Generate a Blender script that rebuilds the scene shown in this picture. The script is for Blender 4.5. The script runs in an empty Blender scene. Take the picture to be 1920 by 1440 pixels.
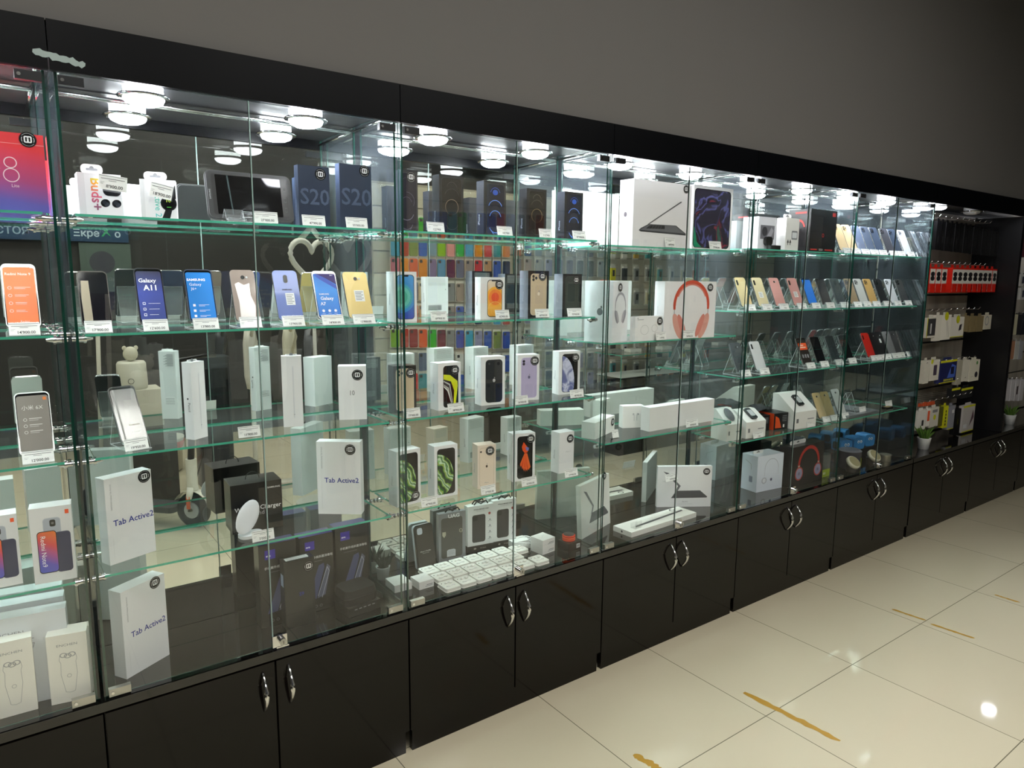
import bpy, math, random
from mathutils import Vector, Matrix
random.seed(7)
S = bpy.context.scene
COL = S.collection
# ------------------------------------------------------------------ camera, world, exposure, room lights
F_PX, PITCH, ROLL, YAW = 1318.96, 0.1495, 0.0082, 0.6302
CAM = Vector((0.0, -1.94, 1.5726))
cF = Vector((math.sin(YAW)*math.cos(PITCH), math.cos(YAW)*math.cos(PITCH), -math.sin(PITCH)))
_R = Vector((math.cos(YAW), -math.sin(YAW), 0)); _U = _R.cross(cF)
cR = math.cos(ROLL)*_R + math.sin(ROLL)*_U
cU = -math.sin(ROLL)*_R + math.cos(ROLL)*_U
cd = bpy.data.cameras.new('camera'); cam = bpy.data.objects.new('camera', cd); COL.objects.link(cam)
cd.sensor_width = 36; cd.lens = 36*F_PX/1920; cd.clip_start = 0.05
cam.matrix_world = Matrix(((cR.x, cU.x, -cF.x, CAM.x), (cR.y, cU.y, -cF.y, CAM.y), (cR.z, cU.z, -cF.z, CAM.z), (0, 0, 0, 1)))
S.camera = cam
W = bpy.data.worlds.new('world'); S.world = W; W.use_nodes = True
W.node_tree.nodes['Background'].inputs[0].default_value = (.9, .95, 1, 1)
W.node_tree.nodes['Background'].inputs[1].default_value = 0.05
S.view_settings.view_transform = 'Standard'; S.view_settings.look = 'None'
S.view_settings.exposure = 0.66; S.view_settings.gamma = 1
S.view_settings.use_curve_mapping = False
cy = S.cycles
cy.max_bounces = 9; cy.diffuse_bounces = 2; cy.glossy_bounces = 7; cy.transmission_bounces = 4
cy.transparent_max_bounces = 40; cy.caustics_reflective = True; cy.caustics_refractive = False
cy.sample_clamp_indirect = 14.0; cy.sample_clamp_direct = 0; cy.blur_glossy = 0.3
LAMP_E = 190.0      # vitrine puck lamps
PANEL_E = 15.0      # ceiling panels of the shop
MIR = 0.295        # depth of the mirror backs

# ------------------------------------------------------------------ pixel helpers (1920x1440 photograph -> points on real planes)
def ray(u, v): return cF + cR*((u-960)/F_PX) - cU*((v-720)/F_PX)
def atz(u, v, z): d = ray(u, v); return CAM + d*((z-CAM.z)/d.z)
def aty(u, v, y): d = ray(u, v); return CAM + d*((y-CAM.y)/d.y)
def Xu(u, y, z):
    K = cR - cF*((u-960)/F_PX)
    return -((y-CAM.y)*K.y + (z-CAM.z)*K.z)/K.x
def Zv(v, x, y):
    K = cU + cF*((v-720)/F_PX)
    return CAM.z - ((x-CAM.x)*K.x + (y-CAM.y)*K.y)/K.z
def mirrored(u, v, y): p = aty(u, v, 2*MIR-y); return Vector((p.x, y, p.z))   # a thing of the shop seen in the mirror back
def foot(ul, ur, z, y, rot=0.0):
    """left front corner and width of something whose front edge runs from ul to ur at depth y"""
    x = Xu(ul, y, z)
    K = cR - cF*((ur-960)/F_PX); v0 = Vector((x, y, z))-CAM; d = Vector((math.cos(rot), math.sin(rot), 0))
    return Vector((x, y, z)), -(v0.dot(K))/(d.dot(K))

# ------------------------------------------------------------------ materials
def lin(c):
    if isinstance(c, str):
        c = c.lstrip('#'); c = [int(c[i:i+2], 16)/255 for i in (0, 2, 4)]
    return tuple(x/12.92 if x <= .04045 else ((x+.055)/1.055)**2.4 for x in c)
MATS = {}
def P(c, rough=.45, metal=0.0, emit=0.0, coat=0.0, spec=.5):
    k = (c, rough, metal, emit, coat, spec)
    if k in MATS: return MATS[k]
    m = bpy.data.materials.new('mat_'+str(len(MATS))); m.use_nodes = True
    b = m.node_tree.nodes['Principled BSDF']; l = lin(c)
    b.inputs['Base Color'].default_value = (*l, 1); b.inputs['Roughness'].default_value = rough
    b.inputs['Metallic'].default_value = metal; b.inputs['Specular IOR Level'].default_value = spec
    b.inputs['Coat Weight'].default_value = coat; b.inputs['Coat Roughness'].default_value = .05
    if emit:
        b.inputs['Emission Color'].default_value = (*l, 1); b.inputs['Emission Strength'].default_value = emit
    MATS[k] = m; return m
def newmat(name):
    m = bpy.data.materials.new(name); m.use_nodes = True; nt = m.node_tree; nt.nodes.clear()
    o = nt.nodes.new('ShaderNodeOutputMaterial'); return m, nt, o
def clear_mat(name, tint, f0=.075, rough=0.0, haze=0.0, diff=(0.9,0.95,.93)):
    m, nt, o = newmat(name); N = nt.nodes.new; L = nt.links.new
    g = N('ShaderNodeNewGeometry'); d = N('ShaderNodeVectorMath'); d.operation = 'DOT_PRODUCT'
    L(g.outputs['Normal'], d.inputs[0]); L(g.outputs['Incoming'], d.inputs[1])
    a = N('ShaderNodeMath'); a.operation = 'ABSOLUTE'; L(d.outputs['Value'], a.inputs[0])
    s = N('ShaderNodeMath'); s.operation = 'SUBTRACT'; s.inputs[0].default_value = 1; L(a.outputs[0], s.inputs[1])
    p = N('ShaderNodeMath'); p.operation = 'POWER'; p.inputs[1].default_value = 5; L(s.outputs[0], p.inputs[0])
    q = N('ShaderNodeMath'); q.operation = 'MULTIPLY_ADD'; q.inputs[1].default_value = 1-f0; q.inputs[2].default_value = f0; L(p.outputs[0], q.inputs[0])
    bf = N('ShaderNodeMath'); bf.operation = 'SUBTRACT'; bf.inputs[0].default_value = 1; L(g.outputs['Backfacing'], bf.inputs[1])
    bq = N('ShaderNodeMath'); bq.operation = 'MULTIPLY'; L(q.outputs[0], bq.inputs[0]); L(bf.outputs[0], bq.inputs[1]); q = bq
    t = N('ShaderNodeBsdfTransparent'); t.inputs[0].default_value = (*tint, 1)
    gl = N('ShaderNodeBsdfGlossy'); gl.inputs['Roughness'].default_value = rough
    mx = N('ShaderNodeMixShader'); L(q.outputs[0], mx.inputs[0]); L(t.outputs[0], mx.inputs[1]); L(gl.outputs[0], mx.inputs[2])
    if haze:
        df = N('ShaderNodeBsdfDiffuse'); df.inputs[0].default_value = (*diff, 1)
        m2 = N('ShaderNodeMixShader'); m2.inputs[0].default_value = haze; L(mx.outputs[0], m2.inputs[1]); L(df.outputs[0], m2.inputs[2]); mx = m2
    L(mx.outputs[0], o.inputs[0]); return m
GLASS = clear_mat('clear_glass', (.985, .996, .99))
SHELFG = clear_mat('shelf_glass', (.955, .985, .97), haze=.012)
SIDEG = clear_mat('side_glass', (.98, .993, .987), haze=.014, diff=(.62, .74, .85))
ACRYL = clear_mat('clear_acrylic', (.985, .985, .985), haze=.02)
ACRE = P('#d5dcdc', .25)
FILMM = clear_mat('clear_plastic_film', (.93, .93, .93), haze=.05)
GEDGE = P('#4dae92', .18, coat=.6)
GEDGE2 = P('#0d3b30', .15, coat=.6)
MIRM, _nt, _o = newmat('mirror_silver')
_g = _nt.nodes.new('ShaderNodeBsdfGlossy'); _g.inputs['Roughness'].default_value = 0; _g.inputs['Color'].default_value = (.80, .83, .785, 1); _nt.links.new(_g.outputs[0], _o.inputs[0])
MIRM2 = bpy.data.materials.new('tinted_mirror'); MIRM2.use_nodes = True; _nt = MIRM2.node_tree; _nt.nodes.clear(); _o = _nt.nodes.new('ShaderNodeOutputMaterial'); _g = _nt.nodes.new('ShaderNodeBsdfGlossy'); _g.inputs['Roughness'].default_value = 0; _g.inputs['Color'].default_value = (.17, .19, .21, 1); _nt.links.new(_g.outputs[0], _o.inputs[0])
CHROME = P('#d8d8d8', .12, 1.0); STEEL = P('#b5b5b0', .3, 1.0)
WHITE = P('#eeeeec', .35); WHITE2 = P('#e4e4de', .4); CREAM = P('#ece6d2', .45)
BLACK = P('#0b0b0c', .3); DARK = P('#1b1a19', .4); GREY = P('#77787a', .45); LGREY = P('#b4b6b8', .4)
INK = P('#1a1a1c', .6); SOFT = P('#8d8f93', .6); PALE = P('#cfd0d0', .5)
def bump_noise(nt, b, scale, strength):
    n = nt.nodes.new('ShaderNodeTexNoise'); n.inputs['Scale'].default_value = scale
    bp = nt.nodes.new('ShaderNodeBump'); bp.inputs['Strength'].default_value = strength; bp.inputs['Distance'].default_value = .002
    nt.links.new(n.outputs[0], bp.inputs['Height']); nt.links.new(bp.outputs[0], b.inputs['Normal'])
def ramp_mat(name, stops, mode, scale=10.0, dist=4.0, rough=.35, span=(0, 1), rot=(0, 0, 0), const=False):
    """printed pictures: 'grad' = ramp over object z, 'noise'/'wave' = marbled print"""
    m = bpy.data.materials.new(name); m.use_nodes = True; nt = m.node_tree; b = nt.nodes['Principled BSDF']; N = nt.nodes.new; L = nt.links.new
    tc = N('ShaderNodeTexCoord'); cr = N('ShaderNodeValToRGB')
    if mode == 'grad':
        sp = N('ShaderNodeSeparateXYZ'); L(tc.outputs['Object'], sp.inputs[0])
        mr = N('ShaderNodeMapRange'); mr.inputs[1].default_value = span[0]; mr.inputs[2].default_value = span[1]; L(sp.outputs[2], mr.inputs[0])
        mp = N('ShaderNodeMath'); mp.operation = 'ADD'; L(mr.outputs[0], mp.inputs[0])
        mx = N('ShaderNodeMath'); mx.operation = 'MULTIPLY'; mx.inputs[1].default_value = dist; L(sp.outputs[0], mx.inputs[0]); L(mx.outputs[0], mp.inputs[1])
        L(mp.outputs[0], cr.inputs[0])
    else:
        mp = N('ShaderNodeMapping'); mp.inputs['Rotation'].default_value = rot; L(tc.outputs['Object'], mp.inputs[0])
        if mode == 'wave':
            t = N('ShaderNodeTexWave'); t.inputs['Scale'].default_value = scale; t.inputs['Distortion'].default_value = dist; t.inputs['Detail'].default_value = 3; t.inputs['Detail Scale'].default_value = 1.5
        else:
            t = N('ShaderNodeTexNoise'); t.inputs['Scale'].default_value = scale; t.inputs['Distortion'].default_value = dist; t.inputs['Detail'].default_value = 3
        L(mp.outputs[0], t.inputs['Vector']); L(t.outputs[0], cr.inputs[0])
    r = cr.color_ramp
    r.interpolation = 'CONSTANT' if const else 'LINEAR'
    while len(r.elements) < len(stops): r.elements.new(.5)
    for e, (p, c) in zip(r.elements, stops): e.position = p; e.color = (*lin(c), 1)
    L(cr.outputs[0], b.inputs['Base Color']); b.inputs['Roughness'].default_value = rough
    return m
PLANET = ramp_mat('green_planet_print', [(0, '#1d2b1e'), (.25, '#3c7a2e'), (.42, '#8fd05a'), (.52, '#c8503a'), (.6, '#6fbf4c'), (.85, '#d8e8d0'), (1, '#3c7a2e')], 'wave', 8, 9, rot=(0, .7, 0))
BLUEPL = ramp_mat('blue_planet_print', [(0, '#3a3d63'), (.45, '#6d73a8'), (.6, '#d8daf0'), (.75, '#5a5f94'), (1, '#9a8fc0')], 'noise', 14, 2.5, rot=(0, .4, 0))
TABART = ramp_mat('tablet_swirl_print', [(0, '#14121e'), (.42, '#241d33'), (.455, '#5a5a9a'), (.49, '#241d33'), (.56, '#1f1a2a'), (.60, '#8e1f38'), (.63, '#2a2036'), (1, '#1c9a6c')], 'noise', 9, 1.2)
MIART = ramp_mat('phone_box_gradient', [(0, '#4a6fc8'), (.35, '#6a62b8'), (.6, '#b04a80'), (1, '#e0353c')], 'grad', dist=.8, span=(-.03, .16))
N9ART = ramp_mat('redmi_gradient', [(0, '#2a6fd0'), (.35, '#6a5ac0'), (.6, '#e05050'), (.8, '#f08030'), (1, '#f4b040')], 'grad', dist=3, span=(.0, .2))
A11ART = ramp_mat('navy_screen', [(0, '#16307e'), (.55, '#2a3f9a'), (1, '#0c1230')], 'grad', dist=0, span=(0, .15))
A7ART = ramp_mat('blue_screen', [(0, '#1f74d6'), (.6, '#2f8fe8'), (1, '#2a68c4')], 'grad', dist=0, span=(0, .15))
RAINBOW = ramp_mat('rainbow_lettering', [(0, '#6a5a6a'), (.3, '#a05a7a'), (.55, '#e0607a'), (.8, '#f0a030'), (1, '#c8d850')], 'grad', dist=0, span=(.0, .1))
FOILM = P('#cdbba8', .22, .55)
# room surfaces
def floor_mat():
    m = bpy.data.materials.new('floor_tile'); m.use_nodes = True; nt = m.node_tree; b = nt.nodes['Principled BSDF']; N = nt.nodes.new; L = nt.links.new
    g = N('ShaderNodeTexCoord'); mp = N('ShaderNodeMapping'); mp.inputs['Location'].default_value = (-1.5464, .5864, 0); L(g.outputs['Object'], mp.inputs[0])
    br = N('ShaderNodeTexBrick'); br.offset = 0; br.squash = 1; br.inputs['Scale'].default_value = 1
    br.inputs['Brick Width'].default_value = .6; br.inputs['Row Height'].default_value = .6; br.inputs['Mortar Size'].default_value = .0016; br.inputs['Mortar Smooth'].default_value = 0
    br.inputs['Color1'].default_value = (*lin('#d6cdb2'), 1); br.inputs['Color2'].default_value = (*lin('#d3caaf'), 1); br.inputs['Mortar'].default_value = (*lin('#77715f'), 1)
    L(mp.outputs[0], br.inputs['Vector'])
    n = N('ShaderNodeTexNoise'); n.inputs['Scale'].default_value = 1.7; L(g.outputs['Object'], n.inputs['Vector'])
    mx = N('ShaderNodeMixRGB'); mx.blend_type = 'MULTIPLY'; mx.inputs[0].default_value = .06; L(br.outputs[0], mx.inputs[1]); L(n.outputs[0], mx.inputs[2])
    L(mx.outputs[0], b.inputs['Base Color'])
    b.inputs['Roughness'].default_value = .045; b.inputs['Specular IOR Level'].default_value = .5
    return m
def paint_mat(name, c, rough=.7, scale=60, st=.15):
    m = bpy.data.materials.new(name); m.use_nodes = True; nt = m.node_tree; b = nt.nodes['Principled BSDF']
    b.inputs['Base Color'].default_value = (*lin(c), 1); b.inputs['Roughness'].default_value = rough
    bump_noise(nt, b, scale, st); return m
FLOORM = floor_mat()
WALLM = paint_mat('grey_wall_paint', '#62605d'); DWALLM = paint_mat('dark_wall_paint', '#2b2a29'); CEILM = paint_mat('ceiling_paint', '#8c8a86')
LAM = P('#0d0a08', .08, spec=.28); LAMT = P('#0c0a09', .06, coat=.4); FASC = P('#050609', .35, spec=.12)
def slat_mat(c):
    m = bpy.data.materials.new('slatwall_board'); m.use_nodes = True; nt = m.node_tree; b = nt.nodes['Principled BSDF']; N = nt.nodes.new; L = nt.links.new
    tc = N('ShaderNodeTexCoord'); n = N('ShaderNodeTexNoise'); n.inputs['Scale'].default_value = 9
    mp = N('ShaderNodeMapping'); mp.inputs['Scale'].default_value = (1, 1, .1); L(tc.outputs['Object'], mp.inputs[0]); L(mp.outputs[0], n.inputs['Vector'])
    cr = N('ShaderNodeValToRGB'); cr.color_ramp.elements[0].color = (*lin(c), 1); cr.color_ramp.elements[1].color = (*lin('#bcb5a6'), 1)
    cr.color_ramp.elements[0].position = .3; cr.color_ramp.elements[1].position = .9; L(n.outputs[0], cr.inputs[0]); L(cr.outputs[0], b.inputs['Base Color']); b.inputs['Roughness'].default_value = .5
    return m
SLATM = slat_mat('#8f887c')

# ------------------------------------------------------------------ mesh builder
TXT = {}
def glyphs(s, bold):
    k = (s, bold)
    if k in TXT: return TXT[k]
    cu = bpy.data.curves.new('t', 'FONT'); cu.body = s; cu.size = 1; cu.resolution_u = 2; cu.offset = bold
    ob = bpy.data.objects.new('t', cu); COL.objects.link(ob)
    dg = bpy.context.evaluated_depsgraph_get(); me = bpy.data.meshes.new_from_object(ob.evaluated_get(dg))
    vs = [(v.co.x, v.co.y) for v in me.vertices]; fs = [tuple(p.vertices) for p in me.polygons]
    bpy.data.objects.remove(ob); bpy.data.curves.remove(cu); bpy.data.meshes.remove(me)
    xs = [v[0] for v in vs] or [0, 0]
    TXT[k] = (vs, fs, min(xs), max(xs)); return TXT[k]
def clip(poly, conv):
    out = poly; n = len(conv)
    area = sum(conv[i][0]*conv[(i+1) % n][1]-conv[(i+1) % n][0]*conv[i][1] for i in range(n))
    sg = 1 if area > 0 else -1
    for i in range(n):
        a, b = conv[i], conv[(i+1) % n]; src, out = out, []
        side = lambda p: sg*((b[0]-a[0])*(p[1]-a[1])-(b[1]-a[1])*(p[0]-a[0]))
        for j in range(len(src)):
            p, q = src[j], src[(j+1) % len(src)]; sp, sq = side(p), side(q)
            if sp >= 0: out.append(p)
            if sp*sq < 0:
                t = sp/(sp-sq); out.append((p[0]+(q[0]-p[0])*t, p[1]+(q[1]-p[1])*t))
        if not out: return []
    return out
def rrpts(x0, z0, x1, z1, r, n=5):
    r = min(r, abs(x1-x0)/2, abs(z1-z0)/2); pts = []
    for cx, cz, a in ((x1-r, z0+r, -90), (x1-r, z1-r, 0), (x0+r, z1-r, 90), (x0+r, z0+r, 180)):
        for i in range(n+1):
            t = math.radians(a+90*i/n); pts.append((cx+r*math.cos(t), cz+r*math.sin(t)))
    return pts
def ellpts(cx, cz, rx, rz, rot=0, n=28):
    c, s = math.cos(rot), math.sin(rot)
    return [(cx+rx*math.cos(t)*c-rz*math.sin(t)*s, cz+rx*math.cos(t)*s+rz*math.sin(t)*c) for t in [2*math.pi*i/n for i in range(n)]]
class M:
    def __init__(s): s.v = []; s.f = []; s.mi = []; s.mats = []; s.e = .0003; s.F = lambda a, b, e: (a, -e, b); s.sm = []; s.clip = None
    def m(s, mat):
        if mat not in s.mats: s.mats.append(mat)
        return s.mats.index(mat)
    def face(s, pts, mat, smooth=False):
        b = len(s.v); s.v += [tuple(p) for p in pts]; s.f.append(tuple(range(b, b+len(pts)))); s.mi.append(s.m(mat)); s.sm.append(smooth)
    def faces(s, vs, fs, mat, smooth=False):
        b = len(s.v); s.v += [tuple(p) for p in vs]; k = s.m(mat)
        for f in fs: s.f.append(tuple(b+i for i in f)); s.mi.append(k); s.sm.append(smooth)
    def box(s, x0, x1, y0, y1, z0, z1, mat, **o):
        vs = [(x, y, z) for z in (z0, z1) for y in (y0, y1) for x in (x0, x1)]
        F = {'bottom': (0, 2, 3, 1), 'top': (4, 5, 7, 6), 'front': (0, 1, 5, 4), 'back': (2, 6, 7, 3), 'left': (0, 4, 6, 2), 'right': (1, 3, 7, 5)}
        b = len(s.v); s.v += vs
        for k, f in F.items():
            s.f.append(tuple(b+i for i in f)); s.mi.append(s.m(o.get(k, mat))); s.sm.append(False)
    def rbox(s, x0, x1, y0, y1, z0, z1, r, mat, front=None, edge=None, n=5):
        """rounded rectangle in xz, extruded along y"""
        pts = rrpts(x0, z0, x1, z1, r, n); k = len(pts)
        s.face([(a, y0, b) for a, b in pts], front or mat); s.face([(a, y1, b) for a, b in reversed(pts)], mat)
        s.faces([(a, y0, b) for a, b in pts]+[(a, y1, b) for a, b in pts], [(i, i+k, (i+1) % k+k, (i+1) % k) for i in range(k)], edge or mat, True)
    def rboxz(s, x0, x1, y0, y1, z0, z1, r, mat, top=None, n=5, taper=0.0):
        pts = rrpts(x0, y0, x1, y1, r, n); k = len(pts); cx, cy_ = (x0+x1)/2, (y0+y1)/2
        tp = [(cx+(a-cx)*(1-taper), cy_+(b-cy_)*(1-taper)) for a, b in pts]
        s.face([(a, b, z1) for a, b in tp], top or mat); s.face([(a, b, z0) for a, b in reversed(pts)], mat)
        s.faces([(a, b, z0) for a, b in pts]+[(a, b, z1) for a, b in tp], [(i, (i+1) % k, (i+1) % k+k, i+k) for i in range(k)], mat, True)
    def cyl(s, c, r, h, mat, axis='z', n=20, r2=None, cap=None):
        r2 = r if r2 is None else r2; ax = {'x': lambda a, b, t: (t, a, b), 'y': lambda a, b, t: (a, t, b), 'z': lambda a, b, t: (a, b, t)}[axis]
        A = [(r*math.cos(2*math.pi*i/n), r*math.sin(2*math.pi*i/n)) for i in range(n)]
        B = [(r2*math.cos(2*math.pi*i/n), r2*math.sin(2*math.pi*i/n)) for i in range(n)]
        add = lambda p: (c[0]+p[0], c[1]+p[1], c[2]+p[2])
        lo = [add(ax(a, b, 0)) for a, b in A]; hi = [add(ax(a, b, h)) for a, b in B]
        s.faces(lo+hi, [(i, (i+1) % n, (i+1) % n+n, i+n) for i in range(n)], mat, True)
        s.face(lo[::-1], cap or mat); s.face(hi, cap or mat)
    def lathe(s, prof, mat, c=(0, 0, 0), n=24, smooth=True):
        vs = []; k = len(prof)
        for i in range(n):
            t = 2*math.pi*i/n; vs += [(c[0]+r*math.cos(t), c[1]+r*math.sin(t), c[2]+z) for r, z in prof]
        s.faces(vs, [(i*k+j, ((i+1) % n)*k+j, ((i+1) % n)*k+j+1, i*k+j+1) for i in range(n) for j in range(k-1)], mat, smooth)
    def tube(s, path, r, mat, n=8, closed=False):
        P_ = [Vector(p) for p in path]; k = len(P_); vs = []; up = Vector((0, 0, 1))
        for i, p in enumerate(P_):
            t = (P_[(i+1) % k if closed else min(i+1, k-1)]-P_[i-1 if closed else max(i-1, 0)]).normalized()
            a = t.cross(up)
            if a.length < .05: a = t.cross(Vector((0, 1, 0)))
            a.normalize(); b = a.cross(t); rr = r[i] if isinstance(r, (list, tuple)) else r
            vs += [p+a*rr*math.cos(2*math.pi*j/n)+b*rr*math.sin(2*math.pi*j/n) for j in range(n)]
        fs = [(i*n+j, i*n+(j+1) % n, ((i+1) % k)*n+(j+1) % n, ((i+1) % k)*n+j) for i in range(k if closed else k-1) for j in range(n)]
        if not closed: fs += [tuple(range(n))[::-1], tuple((k-1)*n+j for j in range(n))]
        s.faces(vs, fs, mat, True)
    def ball(s, c, rx, ry, rz, mat, n=16, k=9):
        prof = [(math.sin(math.pi*i/k), -math.cos(math.pi*i/k)) for i in range(k+1)]; vs = []
        for i in range(n):
            t = 2*math.pi*i/n; vs += [(c[0]+rx*r*math.cos(t), c[1]+ry*r*math.sin(t), c[2]+rz*z) for r, z in prof]
        kk = k+1; s.faces(vs, [(i*kk+j, ((i+1) % n)*kk+j, ((i+1) % n)*kk+j+1, i*kk+j+1) for i in range(n) for j in range(k)], mat, True)
    # flat prints on a face -------------------------------------------------
    def side(s, which, w, d, h):
        s.F = {'front': lambda a, b, e: (a, -e, b), 'left': lambda a, b, e: (-e, d-a, b), 'right': lambda a, b, e: (w+e, a, b),
               'top': lambda a, b, e: (a, b, h+e), 'back': lambda a, b, e: (w-a, d+e, b)}[which]; s.e = .0003
    def poly(s, pts, mat):
        if s.clip: pts = clip(pts, s.clip)
        if len(pts) < 3: return
        s.e += .00005; s.face([s.F(a, b, s.e) for a, b in pts], mat)
    def rect(s, x0, z0, x1, z1, mat): s.poly([(x0, z0), (x1, z0), (x1, z1), (x0, z1)], mat)
    def rr(s, x0, z0, x1, z1, r, mat, n=5): s.poly(rrpts(x0, z0, x1, z1, r, n), mat)
    def disc(s, cx, cz, r, mat, rz=None, rot=0, n=28): s.poly(ellpts(cx, cz, r, rz or r, rot, n), mat)
    def arc(s, cx, cz, r0, r1, a0, a1, mat, sx=1.0, n=24):
        s.e += .00005
        for i in range(n):
            t0 = math.radians(a0+(a1-a0)*i/n); t1 = math.radians(a0+(a1-a0)*(i+1)/n)
            q = [(cx+sx*r0*math.cos(t0), cz+r0*math.sin(t0)), (cx+sx*r1*math.cos(t0), cz+r1*math.sin(t0)), (cx+sx*r1*math.cos(t1), cz+r1*math.sin(t1)), (cx+sx*r0*math.cos(t1), cz+r0*math.sin(t1))]
            if s.clip: q = clip(q, s.clip)
            if len(q) > 2: s.face([s.F(a, b, s.e) for a, b in q], mat)
    def stroke(s, pts, w, mat, closed=False):
        s.e += .00005; n = len(pts)
        for i in range(n if closed else n-1):
            (x0, z0), (x1, z1) = pts[i], pts[(i+1) % n]; L = math.hypot(x1-x0, z1-z0) or 1; nx, nz = -(z1-z0)/L*w/2, (x1-x0)/L*w/2
            s.face([s.F(a, b, s.e) for a, b in ((x0-nx, z0-nz), (x1-nx, z1-nz), (x1+nx, z1+nz), (x0+nx, z0+nz))], mat)
    def text(s, t, x, z, size, mat, al='c', rot=0.0, bold=0.0, sx=1.0, flip=False):
        vs, fs, a, b = glyphs(t, bold); s.e += .00006
        off = {'l': a, 'c': (a+b)/2, 'r': b}[al]; c, q = math.cos(rot), math.sin(rot)
        out = []
        for (px, pz) in vs:
            px = (px-off)*size*sx*(-1 if flip else 1); pz = pz*size; out.append(s.F(x+px*c-pz*q, z+px*q+pz*c, s.e))
        s.faces(out, fs, mat)
    def build(s, name, parent=None, loc=None, rot=None):
        me = bpy.data.meshes.new(name); me.from_pydata(s.v, [], s.f)
        for m in s.mats: me.materials.append(m)
        me.polygons.foreach_set('material_index', s.mi); me.polygons.foreach_set('use_smooth', s.sm); me.update()
        o = bpy.data.objects.new(name, me); COL.objects.link(o)
        if parent: o.parent = parent
        if loc is not None: o.location = loc
        if rot is not None: o.rotation_euler = rot
        return o
def empty(name, loc=(0, 0, 0), rz=0.0, rx=0.0):
    o = bpy.data.objects.new(name, None); o.empty_display_size = .05; COL.objects.link(o); o.location = loc; o.rotation_euler = (rx, 0, rz); return o
def tag(o, label, cat, group=None, kind=None):
    o['label'] = label; o['category'] = cat
    if group: o['group'] = group
    if kind: o['kind'] = kind
    return o
def struct(o, **k): o['kind'] = 'structure'; return o
def copy_tree(o, parent=None, loc=None):
    c = o.copy(); COL.objects.link(c); c.parent = parent
    if loc is not None: c.location = loc
    for ch in list(o.children): copy_tree(ch, c)
    return c
def inst(name, me, parent=None, loc=None, rot=None):
    o = bpy.data.objects.new(name, me); COL.objects.link(o); o.parent = parent
    if loc is not None: o.location = loc
    if rot is not None: o.rotation_euler = rot
    return o
# ------------------------------------------------------------------ the room
m = M(); m.box(-3, 10, -4.8, .6, -.05, 0, FLOORM); struct(m.build('floor'))
m = M(); m.box(-3, 10, -4.8, .6, 3.45, 3.5, CEILM); struct(m.build('ceiling'))
m = M(); m.box(-3, 10, .005, .6, 2.127, 3.45, WALLM); struct(m.build('wall_front'))
m = M(); m.box(-3, 10, .33, .6, 0, 2.126, DWALLM); struct(m.build('wall_behind_cabinets'))
m = M(); m.box(-3, 10, -4.9, -4.8, 0, 3.45, DWALLM); struct(m.build('wall_rear'))
m = M(); m.box(-3.1, -3, -4.8, .6, 0, 3.45, DWALLM); struct(m.build('wall_left'))
m = M(); m.box(10, 10.1, -4.8, .6, 0, 3.45, DWALLM); struct(m.build('wall_right'))
TUBE = P('#fffcf6', .5, emit=PANEL_E)
def ceiling_light(x, y, lab):
    t = empty('ceiling_light', (x, y, 3.45)); tag(t, lab, 'light', 'square ceiling lights of the shop')
    a = M(); a.box(-.31, .31, -.31, .31, -.03, 0, WHITE); a.build('light_housing', t)
    a = M(); a.box(-.28, .28, -.28, .28, -.036, -.031, TUBE); a.build('diffuser', t)
for j, y in enumerate((-1.9, -4.0)):
    for i, x in enumerate((-1.5, .1, 1.7, 3.3)):
        ceiling_light(x, y, ('square white ceiling light in the row over the aisle, %s from the left', 'square white ceiling light in the far row, %s from the left')[j] % ('first', 'second', 'third', 'fourth')[i])

# ------------------------------------------------------------------ glass display cabinets
UX = [0.995628-0.860640*1, 0.860640]           # left joint of the second bay, pitch
XJ = [-0.7257, 0.1350, 0.9956, 1.8563, 2.7169, 3.5775, 4.4219]
WT = .505
def handle_mesh():
    a = M(); pts = []
    for i in range(13):
        t = i/12; pts.append((0, -.032*math.sin(math.pi*t)-.002, .118*(t-.5)))
    a.tube(pts, [.0035+.0028*math.sin(math.pi*i/12) for i in range(13)], CHROME, 8); return a
HANDLE = None
def base_cabinet_parts(t, w, doors=2, top=True):
    global HANDLE
    a = M(); a.box(.002, w-.002, .0, .31, .075, .478, LAM); a.build('carcass', t)
    a = M(); a.box(.012, w-.012, -.008, .012, .0, .078, LAM); a.build('plinth', t)
    a = M(); a.box(.0, w, -.018, .31, .480, .5045, LAMT); a.build('counter_top', t)
    for k in range(doors):
        g = w/doors; x0, x1 = k*g+.003, (k+1)*g-.003
        a = M(); a.box(x0, x1, -.018, -.001, .082, .474, LAM); d = a.build('cabinet_door', t)
        if HANDLE is None: HANDLE = handle_mesh().build('handle').data; bpy.data.objects.remove(bpy.data.objects['handle'])
        hx = x1-.034 if k % 2 == 0 else x0+.034
        if doors == 1: hx = x1-.034
        h = inst('handle', HANDLE, d, (hx, -.018, .392))
PIN = None
def pane(a, x0, x1, y0, y1, z0, z1, thin, mat=GLASS, edge=GEDGE2):
    fs = {'x': dict(front=edge, back=edge, top=edge, bottom=edge), 'y': dict(left=edge, right=edge, top=edge, bottom=edge), 'z': dict(front=edge, back=edge, left=edge, right=edge)}[thin]
    a.box(x0, x1, y0, y1, z0, z1, mat, **fs)
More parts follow.
